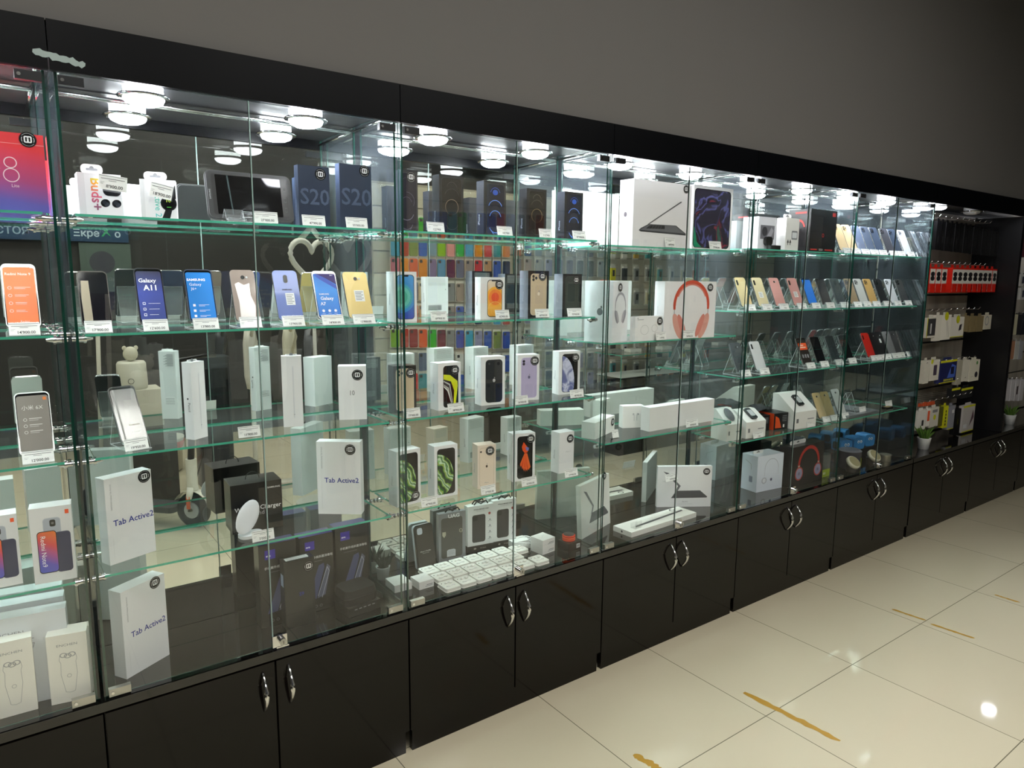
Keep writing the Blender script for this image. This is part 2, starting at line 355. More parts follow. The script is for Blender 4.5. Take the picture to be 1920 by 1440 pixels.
def lamp(t, x, y, z, lit=True, en=None):
    E_ = P('#f4f6ff', .4, emit=(en or LAMP_E) if lit else 0) if lit else P('#cfd2d4', .4)
    a = M(); a.cyl((0, 0, 0), .047, .025, P('#f4f6ff', .4, emit=14) if lit else WHITE, n=28); l = a.build('lamp_body', t, (x, y, z))
    a = M(); a.lathe([(.048, .001), (.060, .003), (.064, -.001), (.060, -.005), (.048, -.004)], CHROME, n=28); a.build('lamp_ring', l)
    a = M(); a.lathe([(0, -.022), (.030, -.020), (.045, -.013), (.049, -.004), (.049, 0)], E_, n=28); a.build('diffuser', l)
def cabinet(i):
    global PIN
    x0, x1 = XJ[i], XJ[i+1]; w = x1-x0; mid = w/2
    t = empty('display_cabinet', (x0, 0, 0))
    base_cabinet_parts(t, w)
    # canopy
    a = M(); a.box(.0012, w-.0012, -.012, .004, 2.020, 2.1265, FASC); a.build('fascia_board', t)
    a = M(); a.box(.001, w-.001, .006, .31, 2.052, 2.068, P('#2a2b2e', .38)); a.build('top_board', t)
    # mirror back
    a = M(); a.box(.016, w-.016, MIR, MIR+.004, WT+.001, 2.050, DARK, front=MIRM); a.build('mirror_back', t)
    # side panes, shelves, pins
    for k, xs in enumerate((.009, w-.015)):
        a = M(); pane(a, xs, xs+.006, .007, MIR-.002, WT+.001, 2.051, 'x', SIDEG); a.build('side_pane', t)
    zs = (1.7138, 1.4308, 1.1248, .8198) if i != 3 else (1.6998, 1.3258, .9298)
    for z in zs:
        a = M(); pane(a, .03, w-.034, .028, MIR-.008, z-.006, z, 'z', SHELFG, GEDGE); s_ = a.build('glass_shelf', t)
        if PIN is None:
            q = M(); q.cyl((0, 0, 0), .008, .012, CHROME, 'x', 12); q.cyl((.012, 0, 0), .0105, .006, CHROME, 'x', 12); q.cyl((.018, 0, 0), .0065, .014, CHROME, 'x', 12, r2=.003); q.cyl((.006, 0, .004), .004, .008, CHROME, 'z', 8)
            q.cyl((-.012, 0, 0), .0075, .006, CHROME, 'x', 12)
            PIN = q.build('shelf_pin'); pm = PIN.data; bpy.data.objects.remove(PIN); PIN = pm
        for yy in (.055, .235):
            inst('shelf_pin', PIN, s_, (.016, yy, z-.013)); inst('shelf_pin', PIN, s_, (w-.016, yy, z-.013), (0, 0, math.pi))
    # doors
    for k in range(2):
        xa, xb = (.004, mid-.0015) if k == 0 else (mid+.0015, w-.004)
        a = M(); pane(a, xa, xb, -.004, .0015, WT+.006, 2.018, 'y'); a.box(xb if k == 0 else xa-.001, xb+.001 if k == 0 else xa, -.004, .0015, WT+.006, 2.018, P('#a9c4be', .15, coat=.5)); d = a.build('glass_door', t)
        hx = .015 if k == 0 else w-.065
        for z, mt in ((WT+.004, STEEL), (1.992, P('#2a2b2d', .3, .6))):
            a = M(); a.box(hx, hx+.05, -.009, .006, z, z+.020, mt); a.cyl((hx+.008, -.012, z+.010), .004, .006, CHROME, 'y', 10); a.build('hinge_clamp', d)
        # opaque pale strip at the door gap: the edge's bright glint put into its colour
        if k == 1:
            a = M(); a.box(-.004, .038, -.010, -.005, WT+.006, WT+.040, CHROME)
            a.cyl((.022, -.026, WT+.024), .0105, .017, CHROME, 'y', 20, cap=STEEL); a.cyl((.022, -.0275, WT+.024), .006, .002, STEEL, 'y', 14); a.box(.0212, .0228, -.0283, -.0274, WT+.019, WT+.029, BLACK)
            a.box(.006, .042, -.012, -.003, WT-.001, WT+.006, CHROME)
            a.build('lock', d, (xa, 0, 0))
    # frame corner braces under the top board
    a = M()
    for xx in (.022, w-.022): a.tube([(xx, .012, 2.035), (xx, .284, 2.035)], .004, CHROME, 6)
    a.tube([(.022, .284, 2.035), (w-.022, .284, 2.035)], .004, CHROME, 6); a.build('brace_rail', t)
    for k in range(2):
        xl = .349+.4265*(2*(i-1)+k)-x0
        if xl < .05: xl += .0
        lamp(t, xl, .16, 2.026)
    return t
CAB_L = ['glass display cabinet at the left picture edge, with orange phone and shaver boxes', 'glass display cabinet with a charger stand and white tablet boxes', 'glass display cabinet full of phone boxes and white earphone trays',
         'glass display cabinet holding laptop and headphone boxes', 'glass display cabinet with leaning phones above white and black headphone boxes', 'last glass display cabinet in the row, beside the slatted wall bay']
for i in range(6): tag(cabinet(i), CAB_L[i], 'display cabinet', 'glass display cabinets in one long row')
# closing pane at the right end of the row
m = M(); m.box(-.003, .003, -.004, MIR, WT+.003, 2.018, P('#1c1e22', .3), left=MIRM2, front=GEDGE2); o = m.build('end_mirror', None, (XJ[6]+.006, 0, 0)); tag(o, 'tinted mirror panel closing the right end of the cabinet row', 'mirror')

# ------------------------------------------------------------------ slatwall bays to the right
for k, (xa, xb) in enumerate(((4.431, 5.29), (5.29, 6.15), (6.15, 7.01), (7.01, 7.87))):
    t = empty('base_cabinet', (xa, 0, 0)); base_cabinet_parts(t, xb-xa)
    tag(t, ['dark glossy base cabinet under the red earbud boxes', 'dark glossy base cabinet below the black dividing panel', 'dark glossy base cabinet just right of the black divider', 'dark glossy base cabinet farthest right in the row'][k], 'cabinet', 'low cabinets under the slatted bays')
for k, (xa, xb, lab) in enumerate(((4.43, 5.752, 'pale slatted display panel behind the red earbud boxes'), (5.80, 7.85, 'pale slatted display panel at the right picture edge'))):
    t = empty('slatwall_panel', (xa, .30, 0)); tag(t, lab, 'display panel')
    a = M(); a.box(0, xb-xa, .008, .028, WT+.001, 2.03, BLACK); z = .512; q = M()
    a.build('backing', t)
    while z < 2.02:
        q.box(0, xb-xa, -.006, .007, z, min(z+.150, 2.03), SLATM); z += .1625
    q.build('slats', t)
m = M(); m.box(5.755, 5.795, -.004, .30, WT+.001, 2.019, P('#0d0d11', .35)); o = m.build('divider_panel'); tag(o, 'tall black dividing panel between the two slatted bays', 'panel')
m = M(); m.box(0, 3.44, -.012, .004, 2.020, 2.1265, FASC); m.box(0, 3.44, .006, .328, 2.052, 2.068, P('#15151a', .2)); o = m.build('canopy', None, (4.426, 0, 0)); tag(o, 'black canopy board above the slatted bays', 'canopy')
for x, lit, lab in ((4.72, True, 'small lit round lamp under the canopy beside the last cabinet'), (5.21, False, 'pale unlit round lamp under the canopy'), (6.55, True, 'round lamp under the canopy right of the black divider')):
    t = empty('canopy_lamp', (x, .11, 2.028)); lamp(t, 0, 0, 0, lit, 25.0); tag(t, lab, 'lamp')
# tape leftovers
def tape(pts, width, mat, z, lab, wall=False):
    random.seed(int(pts[0][0]*100)); a = M(); up = []; dn = []
    n = 16; (x0, y0), (x1, y1) = pts; L = math.hypot(x1-x0, y1-y0); nx, ny = -(y1-y0)/L, (x1-x0)/L
    for i in range(n+1):
        t = i/n; ww = width*(.5 if i in (0, n) else 1)*(.7+.6*random.random()); c = (random.random()-.5)*width*.25
        up.append((x0+(x1-x0)*t+nx*(c+ww/2), y0+(y1-y0)*t+ny*(c+ww/2))); dn.append((x0+(x1-x0)*t+nx*(c-ww/2), y0+(y1-y0)*t+ny*(c-ww/2)))
    for i in range(n):
        q = [dn[i], dn[i+1], up[i+1], up[i]]
        a.face([(p[0], -.0128, p[1]) if wall else (p[0], p[1], z) for p in q], mat)
    o = a.build('tape_residue'); tag(o, lab, 'tape mark')
TAPE = P('#b58b2c', .5)
tape(((2.208, -.448), (2.231, -.82)), .026, TAPE, .0006, 'longest ochre strip of worn tape on the floor, nearest the camera')
tape(((1.60, -.455), (1.618, -.56)), .026, TAPE, .0006, 'short ochre tape mark cut off by the bottom picture edge')
tape(((3.389, -.435), (3.403, -.583)), .016, TAPE, .0006, 'thin ochre tape mark on the floor beside a tile crossing')
tape(((3.385, -.614), (3.404, -.789)), .016, TAPE, .0006, 'thin ochre tape mark just past the tile crossing')
tape(((3.983, -.66), (3.984, -.769)), .014, TAPE, .0006, 'farthest small ochre tape mark at the right picture edge')
tape(((.107, 2.054), (.205, 2.040)), .013, P('#9fb0ae', .6), 0, 'pale torn paper strip stuck on the black fascia', wall=True)
# ------------------------------------------------------------------ things on the shelves: helpers
S1, S2, S3, S4 = 1.714, 1.431, 1.125, .820
def sticker_mesh():
    a = M(); n = 48; r = .0175
    a.poly([(r*(1 if i % 2 else .93)*math.cos(2*math.pi*i/(2*n)*1), r*(1 if i % 2 else .93)*math.sin(2*math.pi*i/(2*n))) for i in range(2*n)], P('#050506', .6, spec=.2))
    Wt = P('#f2f2f2', .4)
    for a0, a1 in ((35, 145), (215, 325)): a.arc(0, 0, r*.76, r*.81, a0, a1, P('#a8a8a8', .6), n=12)
    for a0, a1 in ((-25, 25), (155, 205)): a.arc(0, 0, r*.66, r*.71, a0, a1, Wt, n=8)
    a.rr(-r*.44, -r*.40, r*.44, r*.44, r*.16, Wt); a.rr(-r*.28, -r*.26, r*.28, r*.30, r*.06, P('#050506', .6, spec=.2))
    a.rect(-r*.09, -r*.40, r*.09, r*.12, Wt); a.rect(-r*.09, r*.17, r*.09, r*.28, Wt)
    o = a.build('round_sticker'); me = o.data; bpy.data.objects.remove(o); return me
STK = sticker_mesh()
def local(o_loc, rot, u, v, lean=0.0):
    """photo point -> coordinates in the front plane of a thing"""
    d = ray(u, v); nrm = Vector((math.sin(rot), -math.cos(rot), 0)); t = (Vector(o_loc)-CAM).dot(nrm)/d.dot(nrm); p = CAM+d*t-Vector(o_loc)
    return p.x*math.cos(rot)+p.y*math.sin(rot), p.z
def place(ul, ur, vt, z, y=None, vl=None, vr=None, rot=0.0):
    """corner, rotation, width, height from the photo, on a shelf of height z"""
    if vl is not None:
        a = atz(ul, vl, z)
        if vr is not None:
            b = atz(ur, vr, z); rot = math.atan2(b.y-a.y, b.x-a.x); w = (b-a).length; loc = a
        else: loc, w = foot(ul, ur, z, a.y, rot)
    else: loc, w = foot(ul, ur, z, y, rot)
    return loc, rot, w, Zv(vt, loc.x, loc.y)-z
def thing(name, lab, cat, loc, rot=0.0, group=None, rx=0.0):
    t = empty(name, loc, rot, rx); tag(t, lab, cat, group); return t
def carton(name, lab, cat, pl, depth, col, art=None, stick=None, sides=None, group=None, tab=None, lean=0.0, edge=None):
    loc, rot, w, h = pl
    t = thing(name, lab, cat, loc, rot, group, -lean)
    a = M(); mat = P(col, .32, coat=.15) if isinstance(col, str) else col
    a.box(0, w, 0, depth, 0, h, mat, **(sides or {}))
    a.side('front', w, depth, h)
    if art: art(a, w, h, depth)
    a.build('carton', t)
    if tab:
        b = M(); x0, x1, hh = tab; b.F = lambda p, q, e: (p, depth*.5, q)
        b.rbox(x0*w, x1*w, depth*.5, depth*.5+.0012, h, h+hh, .01, WHITE); b.side('front', w, depth, h); b.F = lambda p, q, e: (p, depth*.5-e, q)
        xm = (x0+x1)*w/2; b.rr(xm-.013, h+hh*.35, xm+.013, h+hh*.6, .004, GREY); b.disc(xm, h+hh*.6, .005, GREY); b.build('hang_tab', t)
    if stick:
        x, zz = local(loc, rot, *stick)
        s = inst('round_sticker', STK, t, (x, -.0006, zz))
    return t
def price_mesh(w, h, price, lines=True):
    a = M(); a.box(0, w, 0, .0012, 0, h, P('#f3f3f0', .3)); a.side('front', w, .001, h); a.rect(.001, h-.0035, w-.001, h-.0022, SOFT)
    a.rect(w*.08, h*.72, w*.92, h*.755, P('#55565a')); a.rect(w*.35, h*.6, w*.62, h*.63, P('#55565a'))
    a.rect(w*.06, h*.48, w*.2, h*.5, SOFT); a.rect(w*.06, h*.38, w*.16, h*.4, SOFT)
    if price: a.text(price, w*.56, h*.14, h*.3, INK, 'c', bold=.01)
    return a
def card(ul, ur, vb, z, y, price, lab, lean=.22, rot=0.0, h=.031, vt=None, group='white price cards standing in the cabinets'):
    loc, w = foot(ul, ur, z, y, rot); w = min(max(w, .035), .08)
    if vt: h = min(max(Zv(vt, loc.x, loc.y)-z, .024), .05)
    o = empty('price_card', loc, rot, 0); tag(o, lab, 'price card', group)
    c = price_mesh(w, h, price).build('printed_card', o, (0, 0, .002), (-lean, 0, 0))
    a = M(); a.box(-.001, w+.001, -.002, .001, 0, .003, ACRYL); a.box(-.001, w+.001, .0, .022, 0, .0012, ACRYL); a.build('card_foot', o)
    return o
STANDS = {}
def stand_mesh(lean, w):
    k = (round(lean, 2), round(w, 3))
    if k in STANDS: return STANDS[k]
    s, c = math.sin(lean), math.cos(lean); H = .095
    tp = (.0105+H*s, .018+H*c)
    paths = [[(.0105, .016), tp], [tp, (.095, .0015)], [(-.026, .0015), (.095, .0015)], [(.0105, .0155), (-.004, .0155), (-.006, .026)], [(-.0075, .030), (-.020, .0015)]]
    a = M(); x0, x1 = .004, w-.004
    for (p, q) in [(pp[i], pp[i+1]) for pp in paths for i in range(len(pp)-1)]:
        L = math.hypot(q[0]-p[0], q[1]-p[1]); n = (-(q[1]-p[1])/L*.001, (q[0]-p[0])/L*.001)
        r = [(p[0]-n[0], p[1]-n[1]), (q[0]-n[0], q[1]-n[1]), (q[0]+n[0], q[1]+n[1]), (p[0]+n[0], p[1]+n[1])]
        vs = [(x, yy, zz) for x in (x0, x1) for yy, zz in r]
        b = len(a.v); a.v += vs
        for f, mt in (((0, 1, 5, 4), ACRYL), ((3, 7, 6, 2), ACRYL), ((1, 2, 6, 5), ACRE), ((0, 4, 7, 3), ACRE), ((0, 3, 2, 1), ACRE), ((4, 5, 6, 7), ACRE)):
            a.f.append(tuple(b+i for i in f)); a.mi.append(a.m(mt)); a.sm.append(False)
    o = a.build('s'); me = o.data; bpy.data.objects.remove(o); STANDS[k] = me; return me
def phone(ul, ur, z, y, desc, kind='back', col='#222', face=None, price=None, h=.150, lean=.36, rot=0.0, w=None, stand=True, art=None, cam_='two', sticker=None, group=None, cards=None, where=''):
    """a phone on its acrylic stand with the price card in front"""
    loc, ww = foot(ul, ur, z+.0175, y, rot); w = w or min(max(ww, .066), .08)
    t = thing('phone', desc, 'phone', loc, rot, group, -lean)
    bm = P(col, .32, .08, coat=.3)
    a = M(); a.rbox(0, w, 0, .008, 0, h, .011, bm, front=bm, edge=P('#a9a9ab', .25, .8)); a.build('body', t)
    if kind == 'screen':
        b = M(); b.side('front', w, .008, h); b.rr(.002, .003, w-.002, h-.003, .009, P('#08090b', .08, coat=.5)); 
        fm = face if face is not None else P('#0a0b10', .06, coat=1.0)
        b.clip = rrpts(.0035, .008, w-.0035, h-.009, .006); b.rect(0, 0, w, h, fm)
        if art: art(b, w, h)
        b.build('screen', t)
    else:
        b = M(); b.side('front', w, .008, h)
        cz = h-.022
        if cam_ == 'two': b.rbox(w*.42, w*.58, -.0012, 0, cz-.016, cz+.008, .005, BLACK); b.disc(w*.5, cz+.002, .004, DARK)
        elif cam_ == 'corner': b.rbox(w*.10, w*.48, -.0014, 0, cz-.014, cz+.014, .008, P(col, .15, .3, coat=.8)); [b.cyl((w*.10+px*.026, -.0022, cz-.012+pz*.026), .0052, .002, BLACK, 'y', 12) for px, pz in ((.25, .25), (.25, .75), (.75, .5))]
        elif cam_ == 'side': b.rbox(w*.12, w*.26, -.0012, 0, cz-.018, cz+.008, .004, BLACK)
        elif cam_ == 'one': b.cyl((w*.5, -.0012, cz), .0055, .0012, BLACK, 'y', 14); b.cyl((w*.66, -.0008, cz), .003, .0008, LGREY, 'y', 10)
        b.build('camera_bump', t)
        if art: b = M(); b.side('front', w, .008, h); art(b, w, h); b.build('back_art', t)  # carries lettering and the painted reflection patch
    if sticker:
        b = M(); b.side('front', w, .008, h); sx, sz, sw, sh = sticker; b.rect(sx*w, sz*h, (sx+sw)*w, (sz+sh)*h, P('#ececea'))
        for i in range(6): b.rect((sx+.1*sw)*w, (sz+sh*(.12+.14*i))*h, (sx+sw*(.9 if i % 2 else .7))*w, (sz+sh*(.18+.14*i))*h, SOFT)
        b.build('paper_label', t)
    if stand:
        sl = Vector((loc[0], loc[1], z))
        s = inst('phone_stand', stand_mesh(lean, w), None, sl, (0, 0, rot)); tag(s, 'clear stand of '+desc, 'phone stand', 'clear acrylic phone stands')
        if price is not None:
            o = empty('price_card', (loc[0]+.004*math.cos(rot), loc[1]-.0225, z+.001), rot); tag(o, 'price card of '+desc, 'price card', 'white price cards slotted into phone stands')
            price_mesh(w-.008, .031, price).build('printed_card', o, (0, 0, 0), (-.40, 0, 0))
    return t
# ------------------------------------------------------------------ printed pictures
def side_word(word, x=.5, z=.5, size=.012, mat=None):
    def f(a, w, h, d):
        a.side('left', w, d, h); a.text(word, d*x, h*z, size, mat or INK, 'c', rot=math.pi/2); a.side('front', w, d, h)
    return f
def a_mi8(a, w, h, d):
    W_ = P('#f2d8e0', .4); a.arc(w*.56, h*.62, .0105, .0125, 0, 360, W_); a.arc(w*.56, h*.46, .0135, .0155, 0, 360, W_); a.text('Lite', w*.6, h*.31, .010, W_)
    a.poly([(w*.1, h*.56), (w*.44, h*.535), (w*.1, h*.50)], P('#f4c4cc', .4)); a.rect(0, h*.86, w, h*.866, P('#f2a8a8'))
def a_red9(a, w, h, d):
    side_word('', size=.01)(a, w, h, d); x = w*.18
    a.rr(w*.30, h*.30, w*.72, h*.86, .008, P('#c8ccd4', .3)); a.rr(w*.31, h*.32, w*.71, h*.85, .007, P('#b4bac6', .25)); a.rr(w*.46, h*.74, w*.60, h*.83, .004, BLACK); a.disc(w*.53, h*.785, .003, GREY)
    a.rr(w*.55, h*.12, w*.93, h*.66, .008, P('#474a66', .3)); a.rr(w*.57, h*.13, w*.92, h*.65, .007, P('#3c3f5c', .3))
    a.rr(w*.14, h*.13, w*.60, h*.69, .008, BLACK); a.rr(w*.155, h*.14, w*.585, h*.68, .007, N9ART)
    a.text('Redmi Note9', w*.22, h*.42, .0145, P('#ffffff'), 'c', rot=-math.pi/2)
    a.rect(w*.84, h*.89, w*.93, h*.945, P('#ff5a20'))
    a.text('', 0, 0, .01, INK)
def shaver(a, cx, z0, z1, s=1.0):
    G = P('#a9aaa8', .5); k = (z1-z0)
    pts = [(cx-.017*s, z1), (cx-.019*s, z1-k*.12), (cx-.016*s, z1-k*.2), (cx-.0175*s, z1-k*.5), (cx-.010*s, z0+.003), (cx, z0), (cx+.010*s, z0+.003), (cx+.0175*s, z1-k*.5), (cx+.016*s, z1-k*.2), (cx+.019*s, z1-k*.12), (cx+.017*s, z1)]
    a.stroke(pts, .0009, G)
    for dx, dz in ((-.009, 0), (.009, 0), (0, -.003)): a.arc(cx+dx*s, z1+dz, .0045, .0065, 0, 360, G, sx=1.3, n=14)
    a.arc(cx, z1-k*.55, .004, .005, 0, 360, G, n=12)
def a_shaver(a, w, h, d):
    G = P('#8f9292', .5); a.text('ENCHEN', w*.5, h*.83, .0088, G, sx=1.3); shaver(a, w*.5, h*.14, h*.70, 1.0)
def a_trimmer(a, w, h, d):
    G = P('#8f9292', .5); a.text('ENCHEN', w*.72, h*.80, .013, G, sx=1.3); a.rect(w*.6, h*.73, w*.84, h*.737, G)
    a.stroke([(w*.66, h*.66), (w*.84, h*.68), (w*.83, h*.62), (w*.79, h*.55), (w*.80, h*.3), (w*.77, h*.05)], .0014, G); a.stroke([(w*.66, h*.66), (w*.70, h*.55), (w*.70, h*.3), (w*.73, h*.05)], .0014, G)
    a.poly([(0, h*.62), (w*.38, h*.70), (0, h*.42)], P('#6a4a3a'))
def a_tab(a, w, h, d):
    B = P('#2a3790', .5); a.text('Tab Active2', w*.56, h*.44, .0225, B, bold=.012)
    a.text('SAMSUNG Galaxy Tab Active2', w*.13, h*.78, .0055, SOFT, 'c', rot=math.pi/2); a.rect(w*.10, h*.06, w*.105, h*.3, PALE)
def a_buds(a, w, h, d):
    a.rect(w*.0, 0, w*.16, h, P('#dedee2')); a.text('Buds+', w*.30, h*.52, .031, RAINBOW, 'c', rot=-math.pi/2, bold=.02)
    K_ = P('#15171d', .15, coat=.8); a.rr(w*.56, h*.50, w*.98, h*.80, .012, K_)
    for x in (.60, .86): a.disc(w*x, h*.33, .0105, K_, .0095, .5); a.disc(w*(x+.03), h*.30, .0055, P('#3a3f4a', .2)); a.disc(w*(x-.02), h*.345, .005, P('#2a2d36', .2))
def a_watch(a, w, h, d):
    a.rect(0, 0, w*.12, h, P('#dfe0e2')); a.text('Active 2', w*.40, h*.42, .021, ramp_mat('mint_lettering', [(0, '#58c8d0'), (1, '#6ad08a')], 'grad', dist=0, span=(0, .1)), 'c', rot=-math.pi/2, bold=.01)
    K_ = P('#17191c', .2); a.poly([(w*.55, 0), (w*.72, h*.35), (w*.88, h*.30), (w*.78, 0)], K_); a.poly([(w*.80, h*.55), (w*.98, h*.88), (w*.99, h*.55), (w*.90, h*.45)], K_)
    a.disc(w*.78, h*.42, .019, K_); a.disc(w*.78, h*.42, .0155, P('#07080a', .1)); a.text('10', w*.78, h*.45, .013, P('#c8e83a')); a.rect(w*.72, h*.32, w*.84, h*.335, P('#5ad04a'))
def a_s20(a, w, h, d):
    a.clip = None; B = P('#4d5b74', .4)
    vs, fs, x0, x1 = glyphs('S20', .01); a.text('S20', w*.52, h*.38, w*.66, B, bold=.012)
    a.rect(w*.1, h*.04, w*.9, h*.043, P('#3a4866'))
def a_pencil(a, w, h, d):
    a.side('left', w, d, h); a.text('Pencil', d*.5, h*.42, .011, P('#3a3a3c'), 'c', rot=-math.pi/2); a.disc(d*.5, h*.53, .0028, P('#3a3a3c')); a.side('front', w, d, h)
    a.rr(w*.53, h*.12, w*.60, h*.86, .002, P('#dcdde0')); a.rect(w*.54, h*.14, w*.552, h*.84, P('#bfc1c6')); a.rect(w*.53, h*.17, w*.6, h*.178, P('#9a9ca0'))
    a.side('back', w, d, h); [a.rect(w*.1, h*(.95-.013*i), w*(.5+.3*((i*7) % 3)/3), h*(.955-.013*i), SOFT) for i in range(14)]; [a.rect(w*.15, h*(.3-.02*i), w*.7, h*(.305-.02*i), SOFT) for i in range(5)]
def a_10(a, w, h, d): a.text('10', w*.5, h*.46, .022, P('#5a5c60', .4), sx=.8)
def a_charger(a, w, h, d):
    W_ = P('#e6e6e6', .5); a.text('Wireless Charger', w*.52, h*.44, .0185, W_, bold=.012); a.text('Stand', w*.50, h*.33, .0185, P('#a8a8aa'), bold=.006); a.text('SAMSUNG', w*.84, h*.85, .0068, W_, bold=.02, sx=1.2)
def a_eve(a, w, h, d):
    a.rect(w*.16, h*.82, w*.44, h*.93, P('#4333a8')); a.text('eve', w*.25, h*.85, .010, P('#e8e4ff'), bold=.03); a.text('手机紫外线杀菌消毒包', w*.55, h*.70, .0095, P('#d8d8da'), bold=.012); a.text('UV CLEAN PHONE SANITIZER', w*.45, h*.655, .0035, SOFT)
    B = P('#464e76', .4); a.poly([(w*.18, h*.16), (w*.55, h*.60), (w*.70, h*.62), (w*.72, h*.56), (w*.45, h*.17)], B); a.poly([(w*.48, h*.17), (w*.80, h*.60), (w*.9, h*.55), (w*.72, h*.2)], P('#5b6078', .3)); a.stroke([(w*.50, h*.2), (w*.80, h*.56), (w*.86, h*.50), (w*.62, h*.17)], .002, P('#a7abc0'))
    for i in range(3): a.arc(w*(.3+.14*i), h*.07, .0035, .0045, 0, 360, SOFT, n=12)
def a_s9(a, w, h, d):
    a.text('S9', w*.55, h*.46, .016, P('#26318e', .3), bold=.02); a.side('top', w, d, h); a.rect(w*.1, d*.2, w*.85, d*.75, P('#dddddd')); [a.rect(w*.15, d*(.28+.12*i), w*.8, d*(.31+.12*i), SOFT) for i in range(4)]
    a.side('left', w, d, h); a.rect(d*.2, h*.62, d*.8, h*.80, P('#b8c8e0')); a.side('front', w, d, h)
def a_pro(arc1, arc2, base, mid=False):
    def f(a, w, h, d):
        B = P(base, .2, coat=.4); L_ = P(arc1, .3); D_ = P(arc2, .3); a.rr(w*.10, h*.03, w*.93, h*.955, w*.13, P('#2c2a2e', .3)); a.rr(w*.115, h*.037, w*.915, h*.948, w*.12, B)
        a.clip = rrpts(w*.115, h*.037, w*.915, h*.948, w*.12); cx = w*.515
        a.arc(cx, h*.78, w*.20, w*.215, 10, 170, D_); a.disc(cx, h*.80, w*.12, D_ if mid else B, w*.10)
        if mid:
            a.arc(cx, h*.50, w*.30, w*.325, 20, 160, L_); a.disc(cx, h*.46, w*.22, P('#0a0d22')); a.arc(cx, h*.34, w*.24, w*.268, 10, 170, L_); a.arc(cx, h*.20, w*.26, w*.285, 200, 340, L_); a.arc(cx, h*.12, w*.16, w*.185, 190, 350, L_)
        else:
            a.arc(cx, h*.46, w*.255, w*.272, 0, 360, L_); a.disc(cx, h*.45, w*.25, P('#100e0e', .3)); a.arc(cx, h*.20, w*.25, w*.263, 200, 340, D_); a.arc(cx, h*.62, w*.30, w*.31, 20, 160, D_)
        a.clip = None; side_word('iPhone', .45, .3, .013, P('#9aa4b4'))(a, w, h, d)
    return f
def a_purple(a, w, h, d):
    B = P('#25222e', .25); V = P('#77708c', .3); V2 = P('#544c66', .3); a.rr(w*.04, h*.03, w*.93, h*.955, w*.13, P('#3a3744')); a.rr(w*.055, h*.037, w*.915, h*.948, w*.12, B)
    a.clip = rrpts(w*.055, h*.037, w*.915, h*.948, w*.12); cx = w*.30
    a.arc(cx, h*.50, w*.47, w*.492, -30, 90, V2); a.arc(cx, h*.47, w*.30, w*.32, 10, 150, V2); a.arc(cx, h*.32, w*.42, w*.45, 200, 345, V); a.arc(cx, h*.15, w*.36, w*.38, 200, 345, V); a.arc(cx, h*.10, w*.28, w*.30, 200, 345, V); a.arc(cx, h*.78, w*.30, w*.31, 20, 160, V2)
    a.clip = None
